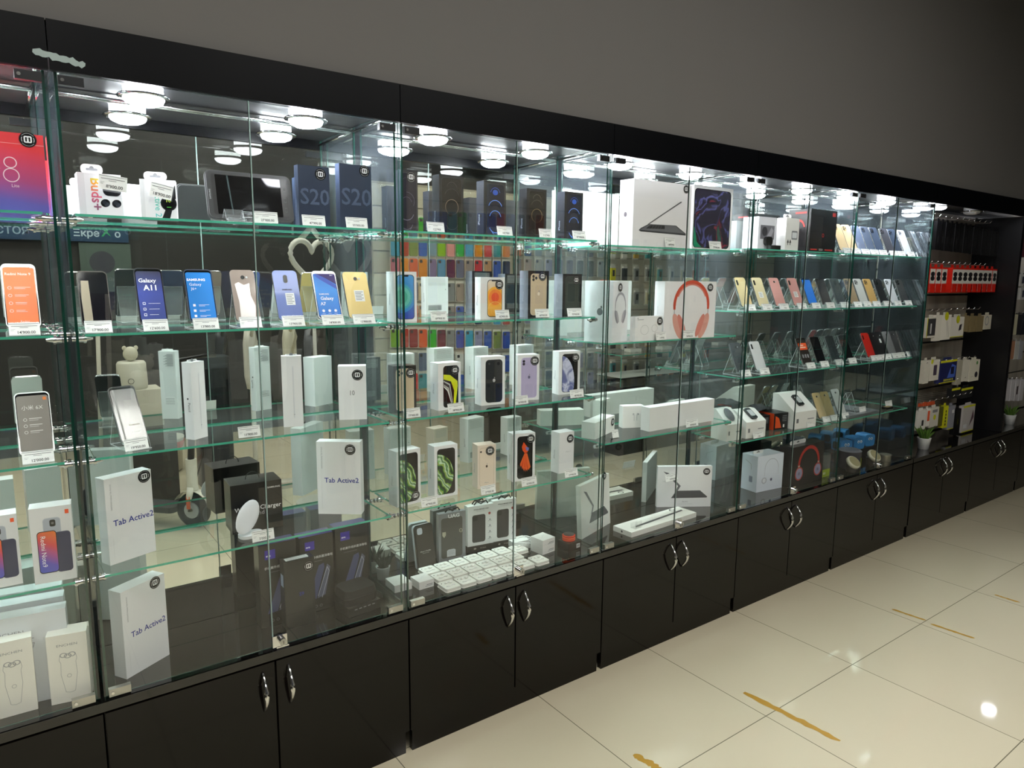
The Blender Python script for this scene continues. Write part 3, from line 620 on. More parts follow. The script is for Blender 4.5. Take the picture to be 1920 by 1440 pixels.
def phone_art(kind, l=.14):
    """white phone carton with the phone picture; l = left margin of the picture"""
    def f(a, w, h, d):
        back = a.clip
        a.side('left', w, d, h); a.text('iPhone', d*.5, h*.45, .013, P('#8c8e94'), 'c', rot=math.pi/2)
        a.side('back', w, d, h); [a.rect(w*.12, h*(.95-.022*i), w*.88, h*(.956-.022*i), P('#b4b6b4')) for i in range(9)]; [a.rect(w*.3, h*(.22-.022*i), w*.88, h*(.232-.022*i), P('#77797a')) for i in range(6)]; a.disc(w*.12, h*.66, .0018, GREY)
        a.side('front', w, d, h); x0, x1, z0, z1 = w*l, w*.89, h*.05, h*.94
        if kind in ('blue12', 'orange12'):
            a.rr(x0, z0, x1, z1, w*.13, P('#22304e' if kind == 'blue12' else '#2a2a2c')); q = rrpts(x0+.002, z0+.002, x1-.002, z1-.002, w*.12); a.clip = q
            if kind == 'blue12':
                a.rect(x0, z0, x1, z1, ramp_mat('blue_screen_print', [(0, '#3a3fa8'), (.5, '#3a7fd0'), (1, '#4aa0dc')], 'grad', dist=0, span=(0, h))); cx = x0+w*.18; cz = h*.50
                for r, c in ((.62, '#3f8fd0'), (.50, '#4aa8b8'), (.40, '#6cc4b4'), (.27, '#4fae94')): a.disc(cx, cz, w*r, P(c, .3), n=36)
            else:
                a.rect(x0, z0, x1, z1, ramp_mat('orange_screen_print', [(0, '#e8a020'), (.45, '#f6c060'), (1, '#e4dcd0')], 'grad', dist=0, span=(0, h))); cx = (x0+x1)/2+.002; cz = h*.52
                for r, c in ((.36, '#f7b040'), (.27, '#f58a38'), (.16, '#ee5a34')): a.disc(cx, cz, w*r, P(c, .3), n=36)
                a.arc(cx, h*.2, w*.30, w*.315, 0, 360, P('#f6cf7a')); a.arc(cx, h*.2, w*.16, w*.175, 0, 360, P('#f6b84a'))
            a.clip = None; xm = (x0+x1)/2; a.rr(xm-w*.13, z1-h*.04, xm+w*.13, z1-.001, .003, P('#0c0f1a'))
        elif kind in ('se', 'xr', 'planet'):
            a.rr(x0, z0, x1, z1, w*.12, P('#17171a', .2)); q = rrpts(x0+.0015, z0+.0015, x1-.0015, z1-.0015, w*.11); a.clip = q
            if kind == 'planet': a.disc(x0+w*.02, h*.42, w*.68, PLANET, h*.42, 0, 40); a.arc(x0+w*.02, h*.42, w*.66, w*.70, -90, 90, P('#f0e8ee'), n=30) if False else None
            if kind == 'xr': a.disc(x0-w*.02, h*.30, w*.60, BLUEPL, h*.60, 0, 40)
            if kind == 'se':
                Y = P('#d8e01e', .3); a.poly([(x0, h*.76), (x0+w*.30, h*.74), (x0+w*.62, h*.60), (x0+w*.64, h*.5), (x0+w*.55, h*.12), (x0+w*.45, h*.06), (x0+w*.48, h*.4), (x0+w*.34, h*.60), (x0, h*.66)], Y)
                for k, c in enumerate(('#c8cac8', '#3a3a3c', '#b4b6b0', '#e8e8e4')): a.poly([(x0, h*(.63-.035*k)), (x0+w*(.30-.03*k), h*(.55-.04*k)), (x0+w*(.42-.02*k), h*.14), (x0+w*(.40-.02*k), h*.14), (x0+w*(.27-.03*k), h*(.52-.04*k)), (x0, h*(.61-.035*k))], P(c, .3))
            a.clip = None
        elif kind in ('gold', 'green', 'black', 'purple', 'gold8'):
            c = {'gold': '#cbb79a', 'green': '#3e4642', 'black': '#1d2126', 'purple': '#b9aed0', 'gold8': '#ead8c4'}[kind]
            a.rr(x0, z0, x1, z1, w*.14, P({'gold': '#efe2c8', 'green': '#56605a', 'black': '#2c3036', 'purple': '#d2c8e4', 'gold8': '#cdb8a0'}[kind], .25)); a.rr(x0+.0013, z0+.0013, x1-.0013, z1-.0013, w*.13, P(c, .25))
            if kind in ('gold', 'green'):
                for px, pz in ((.13, .88), (.13, .81), (.26, .845)): a.disc(x0+w*px, h*pz, w*.055, P('#2a2a2c', .2)); a.disc(x0+w*px, h*pz, w*.028, P('#4a4a50', .1))
            elif kind == 'purple':
                for pz in (.86, .80): a.disc(x0+w*.12, h*pz, w*.058, P('#3a3646', .2)); a.disc(x0+w*.12, h*pz, w*.03, P('#15141c', .1))
            elif kind == 'gold8': a.rr(x0+.002, h*.83, x0+w*.13, h*.87, .003, BLACK)
            if kind != 'green': a.disc((x0+x1)/2, h*.51, w*.055, P({'gold': '#e8dcc8', 'black': '#c8c8ca', 'purple': '#6a6680', 'gold8': '#4a3a30'}[kind], .2), w*.065); a.disc((x0+x1)/2+w*.02, h*.565, w*.02, P('#8a8a8c'), w*.03, .6)
            if kind == 'black': a.arc(x0+w*.15, h*.86, w*.02, w*.04, 0, 360, P('#55585c'), n=12)
            if kind == 'gold8': a.text('iPhone', (x0+x1)/2, h*.12, .006, SOFT)
        elif kind == 'fish':
            a.rr(x0, z0, x1, z1, w*.12, P('#121214', .2)); O = P('#e8521e', .35)
            a.poly([(x0+w*.20, h*.72), (x0+w*.28, h*.82), (x0+w*.40, h*.74), (x0+w*.50, h*.68), (x0+w*.46, h*.60), (x0+w*.34, h*.58), (x0+w*.24, h*.64)], O)
            a.poly([(x0+w*.36, h*.72), (x0+w*.52, h*.69), (x0+w*.50, h*.63), (x0+w*.40, h*.64)], P('#6a78c8'))
            for k in range(7): t = k/6; a.poly([(x0+w*(.32+.06*t), h*.58), (x0+w*(.38+.06*t), h*.58), (x0+w*(.16+.44*t), h*(.30-.12*math.sin(t*3))), (x0+w*(.12+.38*t), h*(.36-.14*t))], P('#e04a1a' if k % 2 else '#f06a2a', .35))
        elif kind == 'seven': a.text('iPhone 7', w*.62, h*.50, .0075, P('#b8b9bc'))
        a.clip = back
    return f
# bays 1..5: floors are WT, shelves S1..S4
BX = dict(group=None)
WHT = '#e9e9ea'
SHAD = dict(top=P('#f0f0ee', .35))
# bay 0 (left picture edge)
carton('phone_box', 'large red to blue gradient phone box on the top shelf', 'box', place(-60, 93, 238, S1, y=.06), .045, MIART, a_mi8, (52, 262))
carton('phone_box', 'white phone box with two phones and a rainbow screen, second from the left edge', 'box', place(66, 145, 956, S4, vl=1097, vr=1083), .05, WHT, a_red9, None)
carton('phone_box', 'white phone box with a rainbow screen, cut off by the left picture edge', 'box', place(-36, 43.5, 975, S4, y=.09), .05, WHT, a_red9, None)
carton('shaver_box', 'white shaver box on the cabinet floor, right one of the two', 'box', place(97, 172, 1196, WT+.0, vl=1323, vr=1307), .055, '#efece2', a_shaver)
carton('shaver_box', 'white shaver box on the cabinet floor, cut by the left edge', 'box', place(-8, 72, 1212, WT, vl=1351, vr=1329), .055, '#efece2', a_shaver)
for k, (dx, hh) in enumerate(((0, 0), (.0, .012), (0, .022))):
    carton('trimmer_box', ['grey-white trimmer box standing behind the shaver boxes', 'second large trimmer box, just behind the front one', 'rearmost large trimmer box against the mirror'][k], 'box', (Vector((-.36, .125+.052*k, WT)), -.12, .44, .235+hh), .045, '#dfe3e6', a_trimmer if k == 0 else None, group=None)
def t_redmi(b, w, h):
    Wt = P('#fbe6d8'); b.text('Redmi Note 9', w*.47, h*.82, .0088, Wt, bold=.02)
    for i in range(4): b.arc(w*.2, h*(.62-.12*i), .003, .004, 0, 360, Wt, n=10); b.rect(w*.33, h*(.625-.12*i), w*(.8-.07*i), h*(.632-.12*i), Wt); b.rect(w*.33, h*(.605-.12*i), w*(.65), h*(.611-.12*i), Wt)
    b.text('Redmi', w*.55, h*.08, .007, Wt); b.rr(w*.83, h*.93, w*.93, h*.965, .001, Wt)
phone(12, 78, S2, .062, 'orange screened phone at the left picture edge', 'screen', '#e9e9e9', P('#ee6f1e', .3), '14\'900.00', h=.158, art=t_redmi)
def t_6x(b, w, h):
    Wt = P('#d8d4cc'); b.text('小米 6X', w*.48, h*.72, .0125, Wt)
    for i in range(3): b.arc(w*.25, h*(.56-.1*i), .003, .004, 0, 360, Wt, n=10); b.rect(w*.36, h*(.57-.1*i), w*.72, h*(.58-.1*i), Wt); b.rect(w*.36, h*(.545-.1*i), w*.62, h*(.55-.1*i), Wt)
    b.rr(w*.80, h*.86, w*.9, h*.91, .001, P('#e07a30'))
phone(37, 104, S3, .068, 'white framed phone with a grey-brown screen film', 'screen', '#eeeeee', P('#7d756c', .3), '12\'000.00', h=.155, art=t_6x)
# bay 1 top shelf
carton('earbud_box', 'white earbud box with rainbow lettering and a hang tab', 'box', place(150, 232, 322, S1, y=.11), .05, '#ececf0', a_buds, tab=(.12, .62, .024))
carton('watch_box', 'white smartwatch box with green lettering and a hang tab', 'box', place(266, 333, 335, S1, y=.12, rot=-.25), .045, '#ececee', a_watch, tab=(.1, .75, .022))
for ul, ur, vt, vb, yy, pr_, lab in ((184, 237, 326, 353, .098, "8'900.00", 'tilted white price card stuck on the earbud box'), (279, 322, 338, 366, .105, "18'900.00", 'tilted white price card stuck on the smartwatch box')):
    p0 = aty(ul, vb, yy-.006); o = empty('price_card', (p0.x, p0.y, p0.z), -.02 if ul < 200 else -.25); tag(o, lab, 'price card')
    c = price_mesh(.062 if ul < 200 else .052, .036, pr_).build('printed_card', o, None, (0, .10 if ul < 200 else .22, 0))
# rugged tablet on its stand
pl = foot(394, 551, S1+.012, .085, 0.0); t = thing('tablet', 'rugged black tablet standing in landscape on a clear stand', 'tablet', pl[0], 0, None, -.22)
w = pl[1]; h = .128; a = M(); a.rbox(0, w, 0, .012, 0, h, .014, P('#2b2c2e', .5), edge=P('#8f9092', .4)); a.rbox(-.003, w+.003, .002, .010, -.003, h+.003, .016, P('#3a3b3d', .6)); a.build('body', t)
a = M(); a.side('front', w, .01, h); a.rr(w*.055, h*.07, w*.955, h*.945, .006, P('#17181a', .3)); a.rr(w*.10, h*.085, w*.875, h*.93, .002, P('#05060a', .06, coat=1.0))
[a.rr(w*.905, h*q, w*.935, h*(q+.1), .003, P('#4a4b4e')) for q in (.2, .42, .66)]; [a.rr(w*.9065, h*(q+.01), w*.9335, h*(q+.09), .003, P('#17181a')) for q in (.2, .42, .66)]
a.text('SAMSUNG', w*.035, h*.5, .006, LGREY, 'c', rot=math.pi/2); a.build('screen', t)
o = inst('tablet_stand', stand_mesh(.22, .08), None, (pl[0].x+w*.35, pl[0].y, S1+.001), (0, 0, 0)); tag(o, 'clear acrylic stand under the rugged tablet', 'stand')
o = inst('card_holder', stand_mesh(.36, .055), None, (pl[0].x+.028, pl[0].y-.045, S1), (0, 0, 0)); o.scale = (1, .6, .32); tag(o, 'empty clear card holder in front of the rugged tablet', 'card holder')
card(477, 522, 412, S1, .045, "27'000.00", 'white price card right of the empty card holder, under the tablet')
for k, (ul, ur, vt, lab) in enumerate(((562, 620, 308, 'dark blue phone box on the top shelf, left one of the pair'), (639, 698, 305.5, 'dark blue phone box on the top shelf, right one of the pair'))):
    carton('phone_box', lab, 'box', place(ul, ur, vt, S1, y=.09 if k else .10, rot=.05), .028, '#2c374c', a_s20, (600.5, 327) if k == 0 else (683, 321))
card(568, 611, 414, S1, .062, "47'990.00", 'white price card before the left dark blue phone box'); card(650, 690, 415, S1, .055, "55'000.00", 'white price card before the right dark blue phone box')
# bay 1 second shelf: phones on stands
def t_a11(b, w, h):
    Wt = P('#eef0f8'); b.text('Galaxy', w*.44, h*.74, .0150, Wt, bold=.02); b.text('A11', w*.5, h*.60, .0200, Wt, bold=.03)
    for i in range(3): b.rr(w*.18, h*(.34-.10*i), w*.28, h*(.385-.10*i), .001, Wt); b.rr(w*.195, h*(.35-.10*i), w*.265, h*(.377-.10*i), .001, P('#24388e')); b.rect(w*.38, h*(.36-.10*i), w*(.8-.05*i), h*(.366-.10*i), Wt)
def t_j6(b, w, h):
    Wt = P('#f4f8ff'); b.text('SAMSUNG', w*.40, h*.78, .0092, Wt, bold=.035, sx=1.1); b.text('Galaxy', w*.36, h*.69, .0112, Wt); b.text('J6+', w*.28, h*.61, .0105, Wt)
    for i in range(3): b.rr(w*.18, h*(.30-.10*i), w*.27, h*(.345-.10*i), .001, Wt); b.rect(w*.38, h*(.325-.10*i), w*.75, h*(.331-.10*i), Wt); b.rect(w*.38, h*(.305-.10*i), w*.6, h*(.311-.10*i), Wt)
def t_a7(b, w, h):
    Wt = P('#f2f6ff'); b.poly([(0, h*.97), (w, h*.97), (w, h*.70), (w*.5, h*.86)], P('#34206a')); b.poly([(0, h*.95), (w*.5, h*.86), (w, h*.68), (w, h*.60), (w*.3, h*.82)], P('#3a56b8')); b.text('2017', w*.80, h*.90, .0045, Wt, bold=.03)
    b.text('SAMSUNG', w*.38, h*.50, .0066, Wt, bold=.02); b.text('Galaxy', w*.48, h*.395, .0145, Wt, bold=.02); b.text('A7', w*.28, h*.285, .0135, Wt, bold=.02)
    for i in range(3): b.disc(w*(.25+.25*i), h*.17, .0042, Wt); b.rect(w*(.18+.25*i), h*.11, w*(.32+.25*i), h*.115, Wt)
def t_reflection(b, w, h): b.poly([(w*.14, h*.72), (w*.3, h*.76), (w*.5, h*.70), (w*.74, h*.74), (w*.72, h*.5), (w*.86, h*.3), (w*.8, h*.05), (w*.2, h*.05), (w*.22, h*.4)], P('#ded6d2', .18, .35))  # reflection painted as a flat pale patch on the phone back
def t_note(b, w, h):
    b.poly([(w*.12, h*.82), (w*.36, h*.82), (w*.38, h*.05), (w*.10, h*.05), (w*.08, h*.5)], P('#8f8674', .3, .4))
phone(154, 212, S2, .065, 'black glossy phone, first in the row of stands', 'screen', '#3a3430', P('#0b0c18', .06, coat=1), "17'900.00", h=.142, art=t_note)
phone(263, 316, S2, .065, 'phone with a navy blue demo screen', 'screen', '#121722', A11ART, "12'600.00", h=.152, art=t_a11)
phone(357, 410, S2, .065, 'phone with a bright sky blue demo screen and three icons', 'screen', '#2a3550', P('#1583dc', .25), "13'900.00", h=.150, art=t_j6)
phone(444, 485, S2, .065, 'bronze mirror-backed phone with a painted pale reflection', 'back', '#8a7a70', None, "", h=.150, art=t_reflection, cam_='one')
phone(524, 570, S2, .065, 'blue-backed phone with a white paper label', 'back', '#5468a8', None, "13'900.00", h=.150, sticker=(.40, .30, .36, .24), art=lambda b, w, h: b.text('SAMSUNG', w*.5, h*.60, .0052, INK, bold=.04, sx=1.2))
phone(598, 643, S2, .065, 'white phone with a blue demo screen', 'screen', '#e9eaf0', A7ART, "14'900.00", h=.150, art=t_a7)
phone(656, 701, S2, .065, 'pale gold-backed phone with a white paper label', 'back', '#d9bf7a', None, "15'900.00", h=.148, cam_='one', sticker=(.36, .36, .40, .24))
# bay 1 third shelf
loc, ww = foot(229, 270, S3+.0175, .075, -.15)
phone(229, 272, S3, .075, 'grey film-wrapped phone leaning by itself', 'screen', '#1c1c20', P('#6e6a68', .15, coat=.4), "19'950.00", h=.158, lean=.50, rot=.22, art=lambda b, w, h: (b.rect(w*.13, 0, w*.2, h, P('#8d8a86')), b.rect(w*.42, h*.29, w*.82, h*.315, P('#c9c2b8')), b.text('honor', w*.62, h*.16, .0078, P('#d8d4d0'))))
carton('pencil_box', 'tall narrow white box, nearer the lone grey phone', 'box', place(365, 390, 680, S3, vl=825, vr=818), .030, WHT, a_pencil, tab=(.1, .8, .006))
carton('pencil_box', 'tall narrow white box behind the standing price card', 'box', place(532, 569.5, 668, S3, vl=801, vr=799), .030, WHT, a_pencil, tab=(.2, .8, .004))
carton('phone_box', 'plain white box printed with a thin number ten', 'box', place(636, 688, 687, S3, vl=787.5, vr=786), .05, WHT, a_10, (670, 703))
card(448, 489, 813, S3, .045, "11'900.00", 'white price card alone between the two tall narrow boxes')
# bay 1 fourth shelf
carton('tablet_box', 'white tablet box at the left end of the fourth shelf', 'box', place(207, 293, 900, S4, vl=1061, vr=1032), .040, WHT, a_tab, (270, 893))
t = carton('charger_box', 'black wireless charger box with a string handle', 'box', place(436, 531, 912, S4, vl=1003, vr=986), .095, '#141313', a_charger)
loc, rot, w, h = place(436, 531, 912, S4, vl=1003, vr=986)
a = M(); a.tube([(w*.5-.02*math.cos(q), .05, h+.022*math.sin(q)) for q in [math.pi*i/10 for i in range(11)]], .0011, BLACK, 6); a.build('string_handle', t)
carton('tablet_box', 'white tablet box on the fourth shelf, right of the charger stand', 'box', place(597, 678, 828, S4, vl=963.5, vr=964.5), .040, WHT, a_tab, (656.5, 843))
p0 = atz(470, 1003, S4); t = thing('wireless_charger', 'white oval wireless charger stand before the black box', 'charger', (p0.x, p0.y-.012, S4), .15)
a = M(); a.rboxz(-.035, .035, -.02, .03, 0, .009, .02, P('#d9d9dc', .4)); a.build('charger_base', t)
a = M(); a.ball((0, 0, 0), .033, .005, .054, P('#dcdce0', .35), 28, 10); a.build('charging_pad', t, (-.006, .008, .058), (-.30, .72, 0))
card(474, 515, 1008, S4, .035, "3'000.00", 'white price card below the oval wireless charger')
# bay 1 floor
carton('tablet_box', 'white tablet box on the cabinet floor', 'box', place(238, 318, 1112, WT, vl=1274, vr=1227), .045, WHT, a_tab, (290, 1092))
for k, (ul, ur, vt, y, lab) in enumerate(((491, 560, 1025, .135, 'black sanitizer pouch box, left of three'), (566, 628, 1010, .150, 'black sanitizer pouch box, middle of three'), (632, 692, 991, .160, 'black sanitizer pouch box, right of three'))):
    carton('sanitizer_box', lab, 'box', place(ul, ur, vt, WT, y=y), .05, '#191716', a_eve, sides=dict(top=P('#2e2970')))
carton('phone_box', 'small black phone box with a blue number nine', 'box', place(537, 593, 1056, WT, y=.085), .040, '#0e0e10', a_s9, (578.6, 1061))
p = foot(655, 725, WT, .045, .25); t = thing('flat_box', 'flat dark box under the zipped case', 'box', p[0], .12)
a = M(); a.box(0, .115, 0, .09, 0, .03, P('#191715', .3)); a.side('front', .115, .09, .03); [a.rect(.02+.016*i, .02, .03+.016*i, .023, SOFT) for i in range(5)]; a.build('carton', t)
t = thing('zip_case', 'black rounded zipped case lying on the flat dark box', 'case', (p[0].x-.005, p[0].y+.01, WT+.0305), .1)
a = M(); a.rboxz(0, .12, 0, .095, 0, .020, .025, P('#1d1a18', .75)); a.rboxz(.0, .12, 0, .095, .0225, .047, .025, P('#1d1a18', .75), taper=.10); a.build('shell', t)
a = M(); a.rboxz(-.001, .121, -.001, .096, .020, .0225, .026, P('#0c0b0a', .9)); a.tube([(.118, .01, .021), (.128, 0, .012), (.130, -.002, -.002)], .0018, DARK, 6); a.build('zip', t)
def plant(x, y, z, s, lab, dark=True):
    t = thing('potted_plant', lab, 'plant', (x, y, z))
    a = M(); a.lathe([(0, 0), (.021*s, 0), (.027*s, .048*s), (.0285*s, .05*s), (.026*s, .05*s), (.024*s, .042*s), (0, .042*s)], P('#e2e4e2', .4), n=26); a.build('pot', t)
    b = M(); b.cyl((0, 0, .040*s), .0235*s, .003*s, P('#2a2018', .9)); b.build('soil', t)
    c = M(); random.seed(3); lm = P('#35423a' if dark else '#557a2c', .5)
    for i in range(26):
        q = random.random()*6.28; r = .004+.016*random.random(); L = (.036+.03*random.random())*s; ou = (.15+.55*r/.02)*L
        bx, by = r*.7*math.cos(q)*s, r*.7*math.sin(q)*s; nx, ny = -math.sin(q), math.cos(q); wd = .0042*s
        m0 = (bx+ou*.45*math.cos(q), by+ou*.45*math.sin(q), .042*s+L*.6); tp = (bx+ou*math.cos(q), by+ou*math.sin(q), .042*s+L)
        c.face([(bx-nx*wd, by-ny*wd, .042*s), (bx+nx*wd, by+ny*wd, .042*s), (m0[0]+nx*wd*.8, m0[1]+ny*wd*.8, m0[2]), tp, (m0[0]-nx*wd*.8, m0[1]-ny*wd*.8, m0[2])], lm)
        c.face([(bx, by, .042*s), (m0[0]-.002*math.cos(q), m0[1]-.002*math.sin(q), m0[2]), tp, (m0[0]+.003*math.cos(q), m0[1]+.003*math.sin(q), m0[2]-.004)], lm)
    c.build('leaves', t)
pp = atz(723, 1088, WT); plant(pp.x, pp.y+.02, WT, .92, 'dark spiky succulent in a white pot beside the black boxes')
# ------------------------------------------------------------------ bay 2
BK = '#17171a'
for ul, ur, vt, yy, art, stk, lab in (
    (754, 784, 317, .085, a_purple, (770.5, 332), 'dark violet phone box at the left end of the second cabinet top shelf'),
    (824, 869, 326, .085, a_pro('#8f7a66', '#4a4444', '#1c191a'), None, 'black phone box with a bronze ring, beside the violet one'),
    (907, 948, 338, .085, a_pro('#5d8be0', '#2c55b8', '#10132a', True), None, 'black phone box with bright blue arcs, left of the two blue ones'),
    (987, 1023.5, 352.5, .085, a_pro('#a08a62', '#5a5248', '#1a1817'), None, 'black phone box with a gold ring, between the two blue ones'),
    (1057.5, 1091.5, 358.5, .085, a_pro('#5d8be0', '#2c55b8', '#10132a', True), None, 'black phone box with bright blue arcs, right of the two blue ones')):
    carton('phone_box', lab, 'box', place(ul, ur, vt, S1, y=yy), .045, BK, art, stk, sides=dict(left=P('#23262c', .2, coat=.6)))
for ul, ur, vb, pr_, lab in ((802, 834, 426, "122'900", 'left of the bronze ring phone box'), (933.5, 961.5, 432, "102'900", 'right of the left blue arc phone box'), (1012, 1035.5, 435, "112'900", 'right of the gold ring phone box'), (1075, 1099, 438, "87'900", 'right of the right blue arc phone box')):
    card(ul, ur, vb, S1, .048, pr_+'.00' if len(pr_) < 7 else pr_, 'white price card on the top shelf, '+lab)
for ul, ur, vt, art, stk, col, dd, lab in (
    (739, 782, 509, phone_art('blue12'), None, WHT, .05, 'white phone box with a blue and green bubble screen'),
    (901, 946, 519.5, phone_art('orange12', .27), (936, 533.5), WHT, .035, 'small white phone box with an orange bubble screen'),
    (989.5, 1028, 507.5, phone_art('gold', .12), (1017, 518), '#1d1d1f', .05, 'black phone box picturing a gold phone, second shelf'),
    (1054, 1089.5, 513.5, phone_art('green', .14), (1080.5, 525), '#1d1d1f', .05, 'black phone box picturing a dark green phone')):
    carton('phone_box', lab, 'box', place(ul, ur, vt, S2, y=.085), dd, col, art, stk, sides=dict(left=P('#9fa6b4', .15, .4, coat=.8)) if col != WHT else None)
for ul, ur, vb, pr_, lab in ((809, 839, 602, "69'900.00", 'alone between the two bubble screen boxes'), (930, 956, 597, "62'900.00", 'in front of the orange bubble box'), (1005, 1030, 596, "68'900.00", 'before the black box with the gold phone'), (1065, 1091, 594, "73'900.00", 'before the black box with the green phone')):
    card(ul, ur, vb, S2, .055, pr_, 'white price card '+lab)
for ul, vl, ur, vr, vt, art, stk, col, lab in (
    (739, 776, 781, 772, 687, phone_art('gold', .10), (770, 699), '#1d1d1f', 'black phone box with a gold phone, at the left joint of the third shelf'),
    (822, 770.5, 864, 765, 682, phone_art('se', .22), (853, 694), WHT, 'white phone box with a yellow and black striped screen'),
    (902, 761, 946.5, 757, 670, phone_art('black', .18), None, WHT, 'white phone box picturing a black phone back'),
    (970, 751.5, 1010.5, 749, 666, phone_art('purple', .16), (1002.5, 676.5), WHT, 'white phone box picturing a lilac phone'),
    (1047, 740.5, 1086.5, 737.5, 659.5, phone_art('xr', .15), (1079, 670.5), WHT, 'white phone box with a grey-blue planet screen')):
    carton('phone_box', lab, 'box', place(ul, ur, vt, S3, vl=vl, vr=vr), .05, col, art, stk)
for ul, ur, vb, pr_, lab in ((758, 789, 781, "77'900.00", 'before the gold phone box at the joint'), (841, 871, 770, "38'900.00", 'before the yellow striped phone box'), (965, 991, 755, "56'900.00", 'before the lilac phone box'), (1070, 1095, 745, "48'900.00", 'before the grey-blue planet box')):
    card(ul, ur, vb, S3, .038, pr_, 'white price card on the third shelf '+lab)
for ul, vl, ur, vr, vt, art, stk, col, lab in (
    (745, 952, 789, 941, 848, phone_art('planet', .10), (779, 929), WHT, 'white phone box with a green planet screen, left one of the pair'),
    (815, 935, 858, 927, 838, phone_art('planet', .12), None, WHT, 'white phone box with a green planet screen, right one of the pair'),
    (895.5, 917.5, 929.5, 913, 836, phone_art('gold8', .10), (918.7, 845), '#e6d6c6', 'cream-pink phone box picturing a gold phone'),
    (961, 904, 1002.5, 899, 814.5, phone_art('fish', .20), (995, 822.5), WHT, 'white phone box with an orange fish on a black screen'),
    (1047.7, 888.5, 1075, 883, 812, phone_art('seven'), (1069, 822), WHT, 'plain white phone box, rightmost on its shelf')):
    carton('phone_box', lab, 'box', place(ul, ur, vt, S4, vl=vl, vr=vr), .05, col, art, stk)
for ul, ur, vb, pr_, lab in ((791, 821, 946, "47'900.00", 'between the two green planet boxes'), (903, 930, 921, "27'900.00", 'before the cream-pink phone box'), (979, 1007, 905, "33'900.00", 'before the orange fish box'), (1060, 1084, 890, "27'990.00", 'before the plain rightmost phone box')):
    card(ul, ur, vb, S4, .034, pr_, 'white price card on the fourth shelf '+lab)
# floor of bay 2
def a_case(b, w, h):
    b.rr(w*.12, h*.80, w*.42, h*.955, .007, P('#c4c8d0', .3)); b.text('iPhone 11 Pro Max', w*.50, h*.38, .0058, P('#d8d4cc'), bold=.02); b.text('Silicone Case', w*.5, h*.34, .0052, P('#c8c4bc'))
pl = place(783, 820, 984, WT, y=.243); t = thing('phone_case', 'dark grey silicone phone case with a white rim, leaning upright', 'phone case', pl[0], .05, None, -.18)
a = M(); a.rbox(0, .082, 0, .013, 0, .165, .014, P('#c8ccd2', .25, coat=.5), front=P('#3c3833', .45)); a.build('tray', t)
a = M(); a.rbox(.006, .076, -.003, 0, .005, .160, .012, P('#403b36', .4, coat=.2)); a.F = lambda p, q, e: (p+.004, -.003-e, q+.004); a_case(a, .074, .157); a.build('silicone_case', t)
def a_uag(a, w, h, d):
    a.rr(w*.09, h*.07, w*.88, h*.90, .010, P('#55534e', .4)); a.text('UAG', w*.56, h*.895, .0185, P('#e8e8ea', .3), bold=.035, sx=1.25)
    a.poly([(w*.30, h*.09), (w*.62, h*.09), (w*.62, h*.22), (w*.56, h*.24), (w*.36, h*.24), (w*.30, h*.22)], P('#c9cbcf', .25)); [a.rect(w*.34, h*(.21-.015*i), w*.58, h*(.214-.015*i), SOFT) for i in range(6)]
    a.poly(ellpts(w*.82, h*.60, .0075, .0085, .5, 6), P('#c8c4ae')); a.poly(ellpts(w*.82, h*.60, .0058, .0066, .5, 6), P('#4a4842')); a.text('AR', w*.82, h*.59, .005, P('#c8c4ae'))
    a.poly([(w*.13, h*.62), (w*.26, h*.62), (w*.26, h*.55), (w*.195, h*.50), (w*.13, h*.55)], P('#b8b4a0'))
HOOKB = P('#1a1817', .4)
def black_hook(t, w, h, d):
    a = M(); a.tube([(w*.28, d*.5, h), (w*.40, d*.5, h+.014), (w*.55, d*.5, h+.010), (w*.75, d*.5, h+.013), (w*.82, d*.5, h+.001)], .0028, HOOKB, 6); a.tube([(w*.40, d*.5, h+.013), (w*.55, d*.5, h+.002), (w*.72, d*.5, h+.012)], .0022, HOOKB, 6); a.build('hanger', t)
pl = place(823, 873, 965, WT, y=.262, rot=-.12); t = carton('phone_case_box', 'grey framed phone case box standing by the silicone case', 'phone case box', pl, .022, '#85878a', a_uag); black_hook(t, pl[2], pl[3], .022)
def a_pit(a, w, h, d):
    K_ = P('#2c2a27', .4); a.rect(0, 0, w, h*.13, K_); a.text('PITAKA', w*.60, h*.045, .0078, P('#b8b4ac')); a.poly([(w*.22, h*.065), (w*.28, h*.085), (w*.34, h*.065), (w*.28, h*.04)], P('#b8b4ac'))
    a.text('PITAKA MAGEZ CASE', w*.52, h*.905, .0066, INK, bold=.02); a.text('For iPhone 11 Pro', w*.50, h*.87, .0048, SOFT)
    a.rr(w*.17, h*.20, w*.68, h*.80, .009, P('#2b2928', .4)); a.rr(w*.185, h*.207, w*.665, h*.793, .008, P('#3d3a3a', .5)); a.rr(w*.2, h*.68, w*.38, h*.78, .005, P('#1f1e1d', .3))
    a.disc(w*.84, h*.80, .0052, P('#a83434')); [a.disc(w*.86, h*(.66-.13*i), .0032, SOFT) for i in range(4)]; [a.rect(w*.78, h*(.63-.13*i), w*.93, h*(.636-.13*i), SOFT) for i in range(4)]
    a.side('left', w, d, h); a.rect(0, 0, d, h*.13, K_); a.side('front', w, d, h)
for k, (ul, vl, ur, vr, vt, lab) in enumerate(((877, 1037, 925, 1028, 951, 'white magnetic phone case box with a black foot, left one'), (924, 1028, 967, 1020, 940, 'white magnetic phone case box with a black foot, right one'))):
    pl = place(ul, ur, vt, WT, vl=vl, vr=vr); t = carton('phone_case_box', lab, 'phone case box', pl, .022, '#e6e6e4', a_pit, group=None); black_hook(t, pl[2], pl[3], .022)
